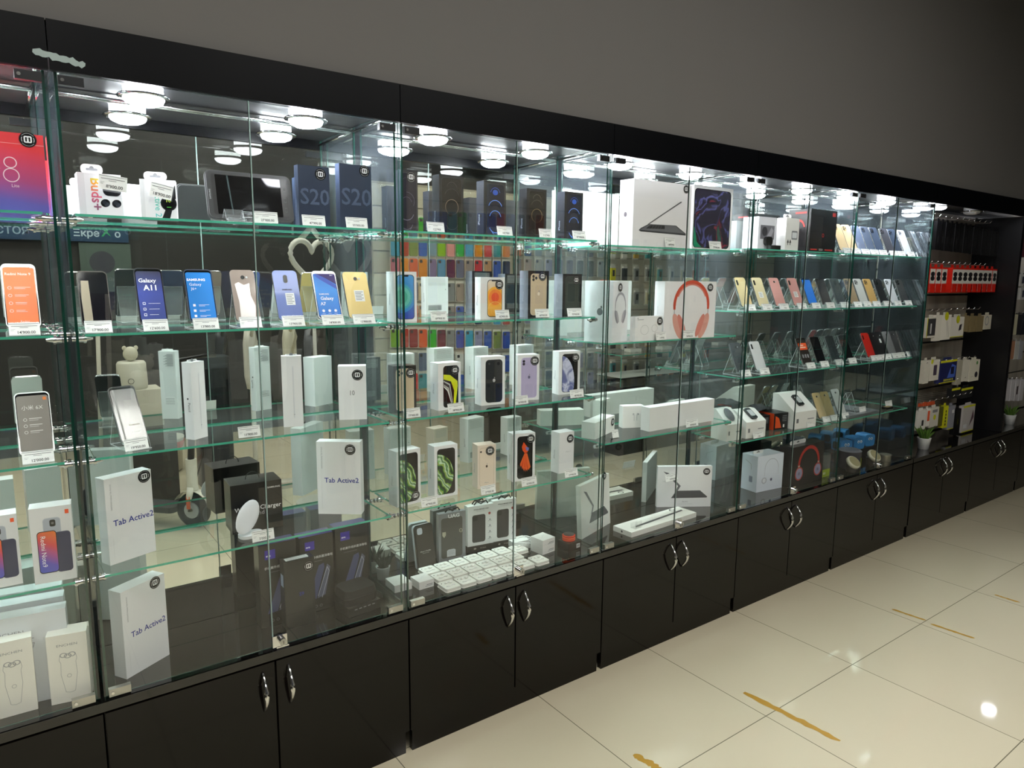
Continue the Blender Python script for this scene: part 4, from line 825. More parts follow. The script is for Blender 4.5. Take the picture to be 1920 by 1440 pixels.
# earphone trays
TRAY = None
def tray(u, v, lab):
    global TRAY
    p = Vector((u, v, WT))
    if TRAY is None:
        a = M(); a.rboxz(-.0295, .0295, -.0325, .0325, 0, .013, .008, P('#e9e7df', .3, coat=.3)); a.rboxz(-.031, .031, -.034, .034, 0, .0025, .009, P('#e9e7df', .3))
        o = a.build('tray'); b = M(); b.tube([(-.018, -.012, .0145), (-.005, -.016, .0145), (.006, -.008, .0145), (.016, -.014, .0145)], .0016, WHITE, 6); b.tube([(-.012, .010, .0145), (.0, .016, .0145), (.012, .008, .0145)], .0016, WHITE, 6); b.ball((.010, .008, .0165), .007, .005, .0042, P('#f6f4ee', .3), 12, 6); b.ball((-.006, .011, .0155), .006, .004, .0034, P('#f6f4ee', .3), 12, 6)
        b.cyl((-.021, .017, .013), .0016, .0012, INK, n=8)
        q = b.build('earphone'); TRAY = (o.data, q.data); bpy.data.objects.remove(o); bpy.data.objects.remove(q)
    t = thing('earphone_tray', lab, 'earphones', (p.x, p.y, WT), 0, 'white trays of wired earphones on the cabinet floor')
    inst('tray', TRAY[0], t); inst('earphone', TRAY[1], t)
G_ = [(490, 1318), (605, 1277), (712, 1240), (812, 1207), (445, 1258), (535, 1218), (635, 1187), (730, 1158), (830, 1130), (925, 1170), (345, 1206), (440, 1172), (540, 1146), (648, 1112), (755, 1084), (855, 1056), (930, 1100), (1015, 1150), (1110, 1112), (990, 1050)]
ORD = ['first', 'second', 'third', 'fourth', 'fifth', 'sixth', 'seventh', 'eighth', 'ninth', 'tenth', 'eleventh', 'twelfth', 'thirteenth', 'fourteenth', 'fifteenth', 'sixteenth', 'seventeenth', 'eighteenth', 'nineteenth', 'twentieth']
rows = (((1.192, 1.257, 1.322, 1.387, 1.452, 1.517, 1.586), .055), ((1.205, 1.269, 1.333, 1.397, 1.461, 1.525), .130), ((1.196, 1.260, 1.324, 1.389, 1.454, 1.520, 1.586), .204))
for r, (xs, y) in enumerate(rows):
    for c, x in enumerate(xs): tray(x, y-(.02 if r == 2 and c == 6 else 0), 'white earphone tray, %s from the left in the %s row of trays' % (ORD[c], ('front', 'middle', 'back')[r]))
def small_box(lab, x, y, z, w, d, h, rot, col='#e9e8e4', art=None, name='accessory_box', top=None):
    t = thing(name, lab, 'box', (x, y, z), rot); a = M(); a.box(0, w, 0, d, 0, h, P(col, .3, coat=.1)); 
    a.side('front', w, d, h)
    if art: art(a, w, h, d)
    a.side('top', w, d, h)
    if top: top(a, w, d)
    a.build('carton', t); return t
def a_lbl(a, w, h, d): a.rect(w*.4, h*.25, w*.92, h*.32, SOFT); a.rect(w*.5, h*.42, w*.92, h*.50, P('#6a6a6c')); a.rect(w*.1, h*.3, w*.3, h*.34, PALE)
def top_ear(a, w, d): a.stroke([(w*.15, d*.5), (w*.3, d*.35), (w*.55, d*.55), (w*.8, d*.7)], .0012, PALE); a.arc(w*.6, d*.5, .008, .0092, 20, 200, PALE, n=10)
pb = atz(786.5, 1107, WT); small_box('white earphone carton at the left front corner of the tray rows', pb.x, pb.y, WT, .058, .062, .028, .03, art=a_lbl, top=top_ear)
pb = atz(738, 1082, WT); small_box('white flat carton partly behind the left joint of the trays', 1.018, .125, WT, .065, .075, .026, -.03, art=None, top=top_ear)
p1 = atz(1028, 1038, WT)
small_box('white charger carton, lower one of the stack of two', p1.x-.028, p1.y, WT, .068, .068, .030, .12, art=a_lbl)
small_box('white charger carton, upper one of the stack of two', p1.x-.028, p1.y, WT+.0302, .068, .068, .028, .12, art=a_lbl, top=top_ear)
p2 = atz(985, 1027, WT); small_box('low white carton left of the stacked charger cartons', p2.x-.045, p2.y+.02, WT, .075, .055, .024, -.10, art=a_lbl, top=top_ear)
t = thing('coiled_cable', 'white coiled cable lying behind the stacked charger cartons', 'cable', (p1.x-.035, p1.y+.115, WT))
a = M()
for k in range(4): a.tube([((.036+.002*k)*math.cos(q), (.03+.002*k)*math.sin(q), .006+.006*k+.006*math.sin(q*2)) for q in [2*math.pi*i/20 for i in range(20)]], .0022, WHITE, 6, True)
a.build('cable_loops', t)
p3 = atz(1066, 1036, WT); small_box('small dark brown box under the orange strap coil', p3.x, p3.y, WT, .068, .065, .034, .05, col='#2c221c', art=lambda a, w, h, d: (a.rect(w*.62, h*.25, w*.9, h*.75, P('#e8e8e6')), [a.rect(w*(.66+.03*i), h*.35, w*(.675+.03*i), h*.65, INK) for i in range(7)]))
t = thing('strap_coil', 'orange and grey rolled strap on the small dark box', 'strap', (p3.x+.03, p3.y+.035, WT+.0342))
a = M()
for k, (c, hh) in enumerate((('#d8401c', 0), ('#e85a28', .008), ('#d8401c', .016))): a.lathe([(.021, hh), (.0255, hh+.001), (.0265, hh+.004), (.0255, hh+.007), (.021, hh+.008), (.021, hh)], P(c, .55), n=26)
a.lathe([(0, .022), (.021, .022), (.022, .026), (.0, .027)], P('#4a4440', .7), n=22); a.build('strap', t)
# ------------------------------------------------------------------ bay 3
U1, U2, U3 = 1.700, 1.326, .930
def a_laptop(a, w, h, d):
    G1, G2, G3 = P('#6a6b70', .35), P('#3d3e43', .35), P('#55565c', .35)
    a.poly([(w*.10, h*.245), (w*.13, h*.275), (w*.26, h*.345), (w*.74, h*.35), (w*.92, h*.235), (w*.92, h*.205), (w*.13, h*.225)], G2); a.poly([(w*.12, h*.25), (w*.26, h*.335), (w*.73, h*.34), (w*.90, h*.235)], G1)
    a.poly([(w*.22, h*.275), (w*.285, h*.33), (w*.54, h*.335), (w*.54, h*.285)], P('#26272b', .4)); [a.stroke([(w*(.26+.05*i), h*.275), (w*(.30+.047*i), h*.333)], .0012, G1) for i in range(5)]
    a.poly([(w*.24, h*.34), (w*.28, h*.35), (w*.82, h*.715), (w*.825, h*.73), (w*.80, h*.725)], G3)
    a.side('left', w, d, h); a.disc(d*.45, h*.48, d*.11, P('#6a5f66', .4), d*.13); a.side('front', w, d, h)
    a.side('back', w, d, h); [a.rect(w*.1, h*(.2-.02*i), w*.35, h*(.205-.02*i), SOFT) for i in range(7)]
carton('laptop_box', 'large white laptop box on the top shelf of the third cabinet', 'box', place(1185, 1292.5, 334, U1, y=.045), .075, '#e8e6e8', a_laptop, (1286.5, 355))
def a_ipad(a, w, h, d):
    a.rr(w*.02, h*.03, w*.95, h*.95, w*.07, P('#1a1a20', .2)); q = rrpts(w*.035, h*.04, w*.935, h*.94, w*.06); a.clip = q; a.rect(0, 0, w, h, TABART); a.poly([(0, 0), (w*.3, 0), (w*.12, h*.12), (w*.05, h*.35), (0, h*.35)], P('#1c8f66', .3)); a.clip = None
t = carton('tablet_box', 'white tablet box with a dark swirling picture beside the laptop box', 'box', place(1296.5, 1369, 345.5, U1, y=.075), .045, '#e9e9ea', a_ipad)
card(1248, 1267, 451, U1, .035, "149'990", 'white price card leaning on the big laptop box', h=.04); card(1331, 1358, 456, U1, .045, "77'900.00", 'white price card before the dark swirl tablet box', h=.036)
def headphones(a, cx, cz, R, band, cup, cup2, stem='#8a8c92', sx=.86, tall=1.0):
    B = P(band, .4); a.arc(cx, cz, R*.86, R, 0, 180, B, sx=sx, n=28); a.arc(cx, cz, R*.80, R*.86, 25, 155, P(cup2, .4), sx=sx)
    for s in (-1, 1):
        a.poly([(cx+s*R*sx*.985, cz-R*.15), (cx+s*R*sx*1.0, cz+R*.05), (cx+s*R*sx*.87, cz+R*.05), (cx+s*R*sx*.87, cz-R*.15)], B); a.rect(cx+s*R*sx*.93-.0015, cz-R*.42, cx+s*R*sx*.93+.0015, cz-R*.15, P(stem, .3))
        a.poly(ellpts(cx+s*R*sx*.72, cz-R*.82, R*.20, R*.55, s*-.42, 24), P(cup, .35)); a.poly(ellpts(cx+s*R*sx*.50, cz-R*.80, R*.14, R*.50, s*-.42, 24), P(cup2, .5))
carton('headphone_box', 'white headphone box picturing coral red headphones', 'headphone box', place(1243, 1338.5, 527.5, U2, y=.040, rot=-.10), .06, '#ebe9ea',
       lambda a, w, h, d: (headphones(a, w*.52, h*.58, w*.36, '#cf4f36', '#dfa294', '#d9877a', sx=.98), a.side('left', w, d, h), a.text('AirPods Max', d*.4, h*.5, .007, SOFT, 'c', rot=math.pi/2), a.side('front', w, d, h)), (1331.7, 539))
t = carton('headphone_box', 'white headphone box picturing silver grey headphones, turned sideways', 'headphone box', (Vector((1.918, .035, U2)), .30, .125, Zv(527, 1.915, .04)-U2), .125, '#e8eaec',
       lambda a, w, h, d: (headphones(a, w*.50, h*.60, w*.42, '#9a9ba2', '#8f8f96', '#b2b2b8', sx=.85), a.side('left', w, d, h), a.disc(d*.55, h*.50, .013, P('#6c7074'), .014), a.disc(d*.60, h*.575, .004, P('#6c7074'), .006), a.side('front', w, d, h)), (1163, 539))
carton('charger_box', 'low white wireless charger box before the coral headphone box', 'box', place(1190, 1240, 594, U2, y=.035), .028, '#eeeeee',
       lambda a, w, h, d: (a.arc(w*.35, h*.45, .018, .020, 0, 360, PALE, sx=1.2), a.arc(w*.72, h*.5, .013, .015, 0, 360, PALE, sx=1.2), a.rect(w*.08, h*.86, w*.3, h*.88, SOFT), a.disc(w*.09, h*.93, .002, INK)), (1237, 602))
card(1231, 1250, 635, U2, .018, "14'990", 'white price card at the low wireless charger box', h=.034); card(1280, 1305, 630, U2, .016, "58'900.00", 'white price card before the coral headphone box', h=.034)
# third shelf of bay 3
t = carton('watch_box', 'long white watch box lying at the left joint, end turned outward', 'box', (Vector((1.908, .105, U3)), .40, .20, .068), .060, '#e9e9e4', lambda a, w, h, d: (a.rect(w*.3, h*.4, w*.6, h*.42, PALE)), None)
inst('round_sticker', STK, t, (.178, -.0008, .042))
card(1149, 1160, 823, U3, .075, "", 'narrow white price card beside the turned long watch box', h=.034)
carton('earbud_box', 'small white cube box picturing wireless earbuds', 'box', place(1167, 1206.5, 762, U3, vl=803, vr=801), .04, '#ecebe8', lambda a, w, h, d: ([a.disc(w*x, h*.62, w*.045, P('#c4c4c4'), w*.05) for x in (.50, .70)], [a.rect(w*(x-.02), h*.32, w*(x+.02), h*.6, P('#d0d0d0')) for x in (.54, .66)], a.disc(w*.74, h*.62, .002, INK)))
carton('watch_box', 'long white watch box standing straight along the shelf', 'box', place(1217, 1337.5, 765, U3, y=.085), .05, '#ebebea', None)
card(1287, 1311, 801, U3, .045, "30'900.00", 'white price card before the straight long watch box', h=.034)
# floor of bay 3
def a_kb(a, w, h, d):
    G1, G2 = P('#66666c', .5), P('#4b4b50', .5)
    a.poly([(w*.10, h*.88), (w*.20, h*.84), (w*.43, h*.52), (w*.36, h*.36), (w*.33, h*.38), (w*.38, h*.52)], G1); a.poly([(w*.26, h*.22), (w*.35, h*.40), (w*.79, h*.405), (w*.93, h*.25), (w*.92, h*.225)], G2)
    [a.stroke([(w*.33, h*(.36-.03*i)), (w*(.79+.03*i), h*(.375-.03*i))], .0012, G1) for i in range(4)]; a.text('iPad Pro', w*.52, h*.115, .0085, SOFT); a.rect(w*.38, h*.07, w*.66, h*.078, PALE)
carton('keyboard_box', 'white keyboard box facing out on the third cabinet floor', 'box', place(1231, 1332, 875, WT, vl=951, vr=949.5), .022, '#ecebec', a_kb, (1325, 884))
o = card(1249, 1273, 895, WT+.150, .155, "19'990.00", 'white price card stuck high on the facing keyboard box', h=.034)
carton('keyboard_box', 'white keyboard box leaning sideways by the left joint', 'box', (Vector((1.878, .135, WT)), .32, .25, .225), .022, '#e6e6e0', a_kb, (1138, 893), lean=.06)
t = thing('folio_box', 'flat white box with a long dark bar lying by the lock', 'box', (2.062, .032, WT), .035)
a = M(); a.box(0, .43, 0, .105, 0, .022, P('#ecebe4', .35)); a.side('top', .43, .105, .022); a.poly([(.06, .030), (.40, .052), (.405, .066), (.075, .045)], P('#4a4a4e', .5)); a.arc(.365, .085, .010, .0155, 0, 360, P('#33343a'), n=20); a.rect(.16, .075, .22, .078, PALE)
a.side('left', .43, .105, .022); a.disc(.05, .011, .005, P('#4a4a4c')); a.build('carton', t)
t = thing('card_holder', 'empty clear card holder lying on the flat white box', 'card holder', (2.10, .048, WT+.0226), .1)
a = M(); a.box(0, .045, 0, .0015, 0, .03, ACRYL); a.box(0, .045, 0, .025, 0, .0015, ACRYL); a.box(0, .045, .024, .0255, 0, .022, ACRYL); a.build('holder', t)
# ------------------------------------------------------------------ bays 4 and 5, top shelf
def a_speaker(a, w, h, d):
    a.rect(w*.12, h*.33, w*.9, h*.75, P('#6d6b72', .4)); a.disc(w*.36, h*.56, w*.15, P('#35343a'), h*.14); a.poly([(w*.48, h*.4), (w*.72, h*.7), (w*.85, h*.6), (w*.7, h*.36)], P('#9a98a0')); a.text('SOLO', w*.5, h*.17, .012, INK, bold=.02); a.rect(w*.3, h*.12, w*.7, h*.125, SOFT)
carton('gadget_box', 'white camera box with a grey picture, first in the fourth cabinet', 'box', place(1419.6, 1453, 405.5, S1, y=.10), .085, '#dcdce2', a_speaker)
carton('gadget_box', 'grey box with a red label lying behind the white camera box', 'box', (Vector((3.06, .195, S1)), 0, .17, .155), .06, '#77787c', lambda a, w, h, d: (a.rect(w*.15, h*.80, w*.35, h*.95, P('#b83028')), a.text('BOX', w*.6, h*.83, .016, P('#d8d8d8'), bold=.03)))
carton('gadget_box', 'white adapter box with an arrow picture and hang tab', 'box', place(1471, 1495.5, 408, S1, y=.085), .05, '#dedcd6', lambda a, w, h, d: (a.rr(w*.45, h*.35, w*.9, h*.62, .006, GREY), a.rr(w*.5, h*.4, w*.85, h*.57, .004, PALE), [a.poly([(w*x, h*.25), (w*(x+.08), h*.36), (w*(x+.16), h*.25), (w*(x+.1), h*.25), (w*(x+.1), h*.18), (w*(x+.05), h*.18), (w*(x+.05), h*.25)], INK) for x in (.12, .3)]), tab=(.1, .7, .02))
p0, _w = foot(1449, 1479, S1, .045); t = thing('earbud_case', 'open black earbud charging case on the top shelf', 'earbuds', p0)
a = M(); a.rboxz(0, .075, 0, .045, 0, .020, .018, P('#121214', .25, coat=.5)); a.build('case_body', t); a = M(); a.rbox(.002, .055, .040, .055, .020, .062, .018, P('#121214', .25, coat=.5)); a.build('case_lid', t)
RED = P('#c22a22', .4)
def a_beats(a, w, h, d):
    a.disc(w*.5, h*.40, .045, P('#1c1a1c', .3)); a.arc(w*.5, h*.40, .040, .042, 0, 360, P('#2c2a2c')); a.arc(w*.5, h*.40, .006, .010, 0, 360, RED); a.rect(w*.06, h*.045, w*.30, h*.075, RED); a.rect(w*.60, h*.045, w*.9, h*.075, RED); a.text('SOLO', w*.45, h*.04, .013, P('#c8c8c8'), bold=.02); a.rect(w*.82, h*.86, w*.95, h*.95, RED)
    a.side('left', w, d, h); a.arc(d*.5, h*.50, .045, .055, 20, 160, RED, sx=.6); a.poly([(d*.15, h*.3), (d*.3, h*.3), (d*.28, h*.5), (d*.14, h*.5)], RED); a.rect(d*.3, h*.9, d*.8, h*.94, RED); a.side('front', w, d, h)
carton('headphone_box', 'black headphone box with red lettering on the top shelf', 'headphone box', place(1516, 1564.5, 391, S1, y=.07), .12, '#141315', a_beats)
def row(z, xs, y, items, lean=.42, h=.150):
    for i, ((ul, ur), (desc, kind, col, face, cm), pr_) in enumerate(items):
        phone(ul, ur, z, y, desc, kind, col, face, pr_, h=h, lean=lean, cam_=cm, rot=-.25, w=.072)
CP = "11'900"
top_ph = [('gold phone, leftmost in the tight row on the top shelf', '#d6b98c'), ('gold phone, second in the tight top shelf row', '#d2b488'), ('slate blue phone, third in the tight top shelf row', '#4c5a70'), ('slate blue phone, fourth in the tight top shelf row', '#465468'), ('slate blue phone, fifth in the tight top shelf row', '#3f4d62'), ('dark grey phone, sixth in the tight top shelf row', '#33353b'), ('dark blue phone, seventh in the tight top shelf row', '#2c3644'), ('silver white phone, eighth in the tight top shelf row', '#c4c8d0'), ('graphite phone at the right end of the tight top shelf row', '#34363a')]
for i, ((ds, c), uu) in enumerate(zip(top_ph, (1576, 1593, 1611, 1628, 1644.5, 1664, 1679, 1697, 1714))):
    phone(uu, uu+15, S1, .085, ds, 'back', c, None, CP, h=.155, lean=.44, rot=-.12, w=.070, cam_='corner')
r2 = [(1392, 'pale gold phone, first in the second shelf row', 'back', '#cdb684', None, 'side'), (1424, 'cream gold phone with a white label, second in the row', 'back', '#d9cba0', None, 'side'), (1456, 'rose pink phone, left one of the two pink phones', 'back', '#d29a92', None, 'one'), (1490, 'rose pink phone with a label, right one of the two', 'back', '#cf958e', None, 'side'), (1517, 'bright blue screened phone between pink and black phones', 'screen', '#203a60', P('#1f76d8', .3), 'one'),
      (1544, 'black phone with grey screen text on the second shelf', 'screen', '#202226', P('#26272b', .2), 'one'), (1571, 'dark smoky phone beside the bronze one', 'back', '#2d3438', None, 'two'), (1596, 'bronze phone at the last cabinet joint', 'back', '#8e7c60', None, 'corner'), (1614, 'silver phone left of the golden one, second shelf', 'back', '#b9bbb6', None, 'corner'), (1632, 'golden phone in the last cabinet, second shelf', 'back', '#b9965a', None, 'corner'),
      (1652, 'black phone right of the golden phone', 'back', '#232427', None, 'corner'), (1672, 'bright silver phone in the last cabinet, second shelf', 'back', '#c9ccd0', None, 'corner'), (1692, 'black phone, last in the second shelf row', 'back', '#1c1d20', None, 'corner')]
for i, (uu, ds, kd, c, fc, cm) in enumerate(r2):
    phone(uu, uu+18, S2, .085, ds, kd, c, fc, "9'900", h=.150, lean=.44, rot=-.12, w=.070, cam_=cm, sticker=(.3, .3, .4, .2) if i in (1, 3) else None)
r3 = [(1383, 'dark grey phone, first in the third shelf row', 'back', '#44464a', None, 'one'), (1419, 'white phone, second in the third shelf row', 'back', '#cfd0d0', None, 'side'), (1507, 'dark phone with an orange sticker on its screen', 'screen', '#3a3632', P('#2b2725', .3), 'one'), (1533, 'plain black phone next to the orange-stickered one', 'screen', '#16171a', P('#0e0f13', .1), 'one'), (1561, 'dark glass phone with a reflecting patch', 'screen', '#25292b', P('#161b1e', .06, coat=1), 'one'),
      (1586, 'black phone left of the red phone', 'screen', '#222224', P('#131315', .1), 'one'), (1628, 'bright red phone in the last cabinet', 'back', '#c4281e', None, 'side'), (1641, 'black phone right of the red phone', 'back', '#1e1e20', None, 'one'), (1653, 'black phone with a tiny white label', 'back', '#202022', None, 'one'), (1668, 'grey phone with a bright silver edge', 'back', '#77787a', None, 'one'), (1679, 'dark grey phone beside the silver-edged one', 'back', '#3a3a3c', None, 'one'), (1695, 'dark phone, last in the third shelf row', 'back', '#303032', None, 'one')]
for i, (uu, ds, kd, c, fc, cm) in enumerate(r3):
    o_ = (lambda b, w, h: (b.rect(w*.05, h*.55, w*.98, h*.80, P('#e8531c', .4)), b.rect(w*.15, h*.62, w*.8, h*.66, P('#f8d8c8')), b.rect(w*.15, h*.70, w*.6, h*.735, P('#f8d8c8')), [b.rr(w*(.15+.27*k), h*.25, w*(.3+.27*k), h*.38, .002, SOFT) for k in range(3)])) if i == 2 else None
    phone(uu, uu+18, S3, .080, ds, kd, c, fc, "7'900", h=.148, lean=.44, rot=-.12, w=.070, cam_=cm, art=o_, sticker=(.4, .55, .22, .16) if i == 8 else None)
# fourth shelf of bays 4 and 5
def wedge(ul, ur, vt, z, y, lab, dev, depth=.10, low=.55, rot=-.1):
    """white display carton whose top slopes to the front, a device lying on it"""
    loc, w = foot(ul, ur, z, y, rot); h = Zv(vt, loc.x, loc.y)-z; t = thing('display_box', lab, 'box', loc, rot); a = M(); hf = h*low; m_ = P('#e6e5e1', .35)
    vs = [(0, 0, 0), (w, 0, 0), (w, depth, 0), (0, depth, 0), (0, 0, hf), (w, 0, hf), (w, depth*.75, h), (0, depth*.75, h), (w, depth, h), (0, depth, h)]
    a.faces(vs, [(0, 3, 2, 1), (0, 1, 5, 4), (4, 5, 6, 7), (7, 6, 8, 9), (2, 3, 9, 8), (0, 4, 7, 9, 3), (1, 2, 8, 6, 5)], m_); a.side('front', w, depth, h); a.rect(w*.6, hf*.5, w*.9, hf*.56, SOFT); a.rr(w*.1, hf*.35, w*.2, hf*.6, .001, GREY); a.build('carton', t)
    b = M(); sl = math.atan2(h-hf, depth*.75)
    if dev == 'mouse': b.ball((0, 0, .006), .022, .038, .012, P('#55565c', .4), 18, 9)
    else: b.rboxz(-.020, .020, -.036, .036, 0, .010, .008, P('#202124', .25, coat=.5)); b.rboxz(-.015, .015, -.020, .020, .010, .0115, .004, LGREY)
    b.build('sample_device', t, (w*.5, depth*.38+.003, (hf+h)/2+.004), (sl, 0, 0)); return t
wedge(1362, 1390, 772, U3 if False else S4, .075, 'white sloped display box with a grey mouse-shaped sample', 'mouse')
wedge(1398, 1434.5, 774, S4, .060, 'white sloped display box with a small silver player sample', 'player', low=.62)
wedge(1488, 1529, 744, S4, .050, 'tall white sloped display box with a black sample on top', 'player', .14, .52)
card(1413, 1432, 808, S4, .034, "3'900", 'white price card before the player display box', h=.030); card(1514, 1528, 782, S4, .032, "", 'small white price card on the tall sloped display box', h=.030)
for k, (x, y, w, d, h, rot, c, lab) in enumerate(((3.01, .13, .10, .11, .080, -.2, '#141416', 'black box with an orange side, left of the pair'), (3.13, .10, .10, .12, .085, -.15, '#18181a', 'black box with an orange side, right of the pair'))):
    t = thing('gadget_box', lab, 'box', (x, y, S4), rot); a = M(); a.box(0, w, 0, d, 0, h, P(c, .4), left=P('#d84a22', .4)); a.side('front', w, d, h); a.poly([(w*.1, h*.1), (w*.55, h*.1), (w*.35, h*.7), (w*.1, h*.85)], P('#d8501e')); a.rect(w*.66, h*.12, w*.76, h*.30, P('#e8e8e8')); [a.rect(w*.6, h*(.5+.1*i), w*.9, h*(.53+.1*i), SOFT) for i in range(4)]; a.build('carton', t)
t = thing('cloth_pouch', 'crumpled black folded cloth pouch lying over the orange-sided boxes', 'pouch', (3.10, .19, S4+.088), .2)
a = M(); random.seed(5); prof = []; n = 9
vs = [(-.11+.22*i/n, -.05+.10*j/5, .028*math.sin(math.pi*i/n)*math.sin(math.pi*(j+.4)/6)+.010*random.random()+(.004)) for j in range(6) for i in range(n+1)]
a.faces(vs+[(x, y, .001) for x, y, z in vs], [(j*(n+1)+i, j*(n+1)+i+1, (j+1)*(n+1)+i+1, (j+1)*(n+1)+i) for j in range(5) for i in range(n)], P('#141416', .6)); a.build('cloth', t)
for uu, c, lab, hh in ((1541, '#b8a374', 'gold edged phone, left of three leaning on the fourth shelf', .145), (1556, '#a8935f', 'gold phone, middle of three leaning on the fourth shelf', .145), (1577, '#bfc2c0', 'silver white phone, right of three on the fourth shelf', .150)):
    phone(uu-4, uu+10, S4, .085, lab, 'back', c, None, "", h=hh, lean=.46, rot=-.12, w=.066, cam_='one')
t = thing('laptop', 'closed silver laptop lying flat in the last cabinet', 'laptop', (3.75, .045, S4), .0)
a = M(); a.rboxz(0, .34, 0, .22, 0, .007, .010, P('#8f9296', .3, .6)); a.build('base', t); a = M(); a.rboxz(0, .34, 0, .22, .0075, .014, .010, P('#a8abb0', .3, .6)); a.build('lid', t)
o = inst('phone_stand', stand_mesh(.36, .07), None, (3.86, .09, S4+.0145), (0, 0, 0)); tag(o, 'empty clear stand on the closed silver laptop', 'phone stand')
card(1612, 1624, 770, S4+.0145, .062, "", 'small white price card on the closed silver laptop', h=.030)
t = thing('watch_band', 'small black watch band lying beside the laptop with a card', 'watch', (4.20, .06, S4)); a = M(); a.rboxz(0, .09, 0, .035, 0, .012, .012, BLACK); a.rboxz(.02, .07, .004, .031, .012, .0135, .008, P('#b8a060', .3, .5)); a.build('band', t)
card(1661, 1675, 764, S4+.001, .098, "", 'white price card behind the small black watch band', h=.036)
# floor of bays 4 and 5
def a_hpw(a, w, h, d):
    G1 = P('#b9bec9', .4); a.arc(w*.55, h*.62, w*.25, w*.27, 0, 180, G1, n=20); 
    for s in (-1, 1): a.stroke([(w*.55+s*w*.26, h*.62), (w*.55+s*w*.27, h*.42)], .0022, G1)
    a.disc(w*.28, h*.30, w*.10, G1, h*.09); a.disc(w*.28, h*.30, w*.06, P('#e4e8f0'), h*.06); a.disc(w*.55, h*.30, w*.04, P('#5a5f78')); a.rect(w*.7, h*.08, w*.92, h*.085, PALE)
    a.side('left', w, d, h); a.stroke([(d*.2, h*.85), (d*.6, h*.75), (d*.62, h*.6)], .0015, SOFT); a.rr(d*.5, h*.25, d*.72, h*.42, .004, P('#8a92a8')); a.side('front', w, d, h)
carton('headphone_box', 'pale blue-white headphone box with line art, on the cabinet floor', 'headphone box', place(1417.5, 1465.5, 857, WT, vl=924, vr=914), .10, '#dfe6f2', a_hpw, tab=(.1, .5, .018))
def a_hpb(a, w, h, d):
    a.arc(w*.52, h*.52, w*.27, w*.33, 0, 180, P('#a5211c', .4), sx=1.05, n=26)
    for s in (-1, 1): a.poly([(w*.52+s*w*.345, h*.52), (w*.52+s*w*.28, h*.52), (w*.52+s*w*.30, h*.38), (w*.52+s*w*.335, h*.38)], P('#c8a8a0', .3, .4)); a.disc(w*.52+s*w*.30, h*.31, w*.125, P('#b04440', .3)); a.disc(w*.52+s*w*.30, h*.31, w*.10, P('#a8a4c4', .25, .3)); a.disc(w*.52+s*w*.30, h*.31, w*.03, P('#5a5878'))
carton('headphone_box', 'black headphone box picturing red banded headphones, on the cabinet floor', 'headphone box', place(1483, 1541, 840, WT, y=.060), .08, '#171418', a_hpb, tab=(.1, .6, .022))
t = carton('gadget_box', 'clear plastic box with a lime green base', 'box', (Vector((3.565, .075, WT)), 0, .085, .125), .07, '#4e504c', lambda a, w, h, d: (a.rect(0, 0, w, h*.34, P('#b4c81e', .4)), a.rect(w*.2, h*.12, w*.5, h*.22, P('#e8eec0')), a.rr(w*.1, h*.42, w*.9, h*.92, .006, P('#6c6e6a', .2))))
for k, (x, y, z, rot, lab) in enumerate(((3.96, .19, WT, -.3, 'left'), (4.10, .185, WT, -.25, 'middle'), (4.24, .19, WT, -.2, 'right'))):
    t = thing('blue_speaker', 'rounded light blue toy speaker with two eyes, %s one of three' % lab, 'speaker', (x, y, WT+.062), rot)
    a = M(); a.rbox(0, .085, 0, .075, 0, .072, .018, P('#2e7cba', .35, coat=.3)); a.side('left', .085, .075, .072); a.rr(.012, .014, .058, .058, .012, P('#0c1826', .3)); a.build('speaker_body', t)
    a = M(); a.side('front', .085, .075, .072); [a.disc(q, .045, .0085, P('#e8ecf0', .3)) for q in (.036, .056)]; [a.disc(q, .044, .0045, P('#123a6a', .3)) for q in (.037, .055)]; a.build('eyes', t)
t = thing('speaker_riser', 'low black riser block under the blue toy speakers', 'riser', (3.94, .17, WT)); a = M(); a.box(0, .42, 0, .11, 0, .0615, P('#151517', .4)); a.build('block', t)
t = thing('round_speaker', 'large grey round speaker with a lime label on the floor', 'speaker', (3.925, .115, WT)); a = M(); a.cyl((0, 0, 0), .062, .098, P('#36343c', .35), n=32); a.build('speaker_body', t)
a = M(); a.cyl((0, 0, .098), .064, .008, P('#6e6f78', .3), n=32, r2=.052); a.build('lid', t)
a = M(); n = 8; a.faces([(.0635*math.sin(q)*1.0+.0, -.0635*math.cos(q), zz) for zz in (.012, .062) for q in [.15+1.15*i/n for i in range(n+1)]], [(i, i+1, i+n+2, i+n+1) for i in range(n)], P('#b4c410', .4)); a.build('lime_label', t)
for k, (x, y, lab, s) in enumerate(((3.835, .050, 'cream faced tilted disc speaker, left of the grey round speaker', 1), (4.085, .06, 'cream faced tilted disc speaker, right of the grey round speaker', 1))):
    t = thing('disc_speaker', lab, 'speaker', (x, y, WT), -.15); a = M(); a.cyl((0, 0, 0), .030, .042, P('#3a3432', .4), n=24, r2=.034); a.build('speaker_base', t)
    a = M(); a.lathe([(0, .022), (.036, .022), (.040, .016), (.040, .002), (.034, 0), (0, 0)], P('#d8d2bc', .4), n=30); a.lathe([(0, .0235), (.033, .0232)], P('#98906c', .7), n=30); a.build('speaker_face', t, (0, 0, .046), (.75, 0, 0))
t = thing('metal_tin', 'small round silver tin at the far end of the cabinet floor', 'tin', (4.235, .06, WT)); a = M(); a.cyl((0, 0, 0), .032, .034, P('#a8a492', .3, .7), n=28); a.cyl((0, 0, .034), .034, .008, P('#b8b4a4', .3, .7), n=28); a.build('tin_body', t)
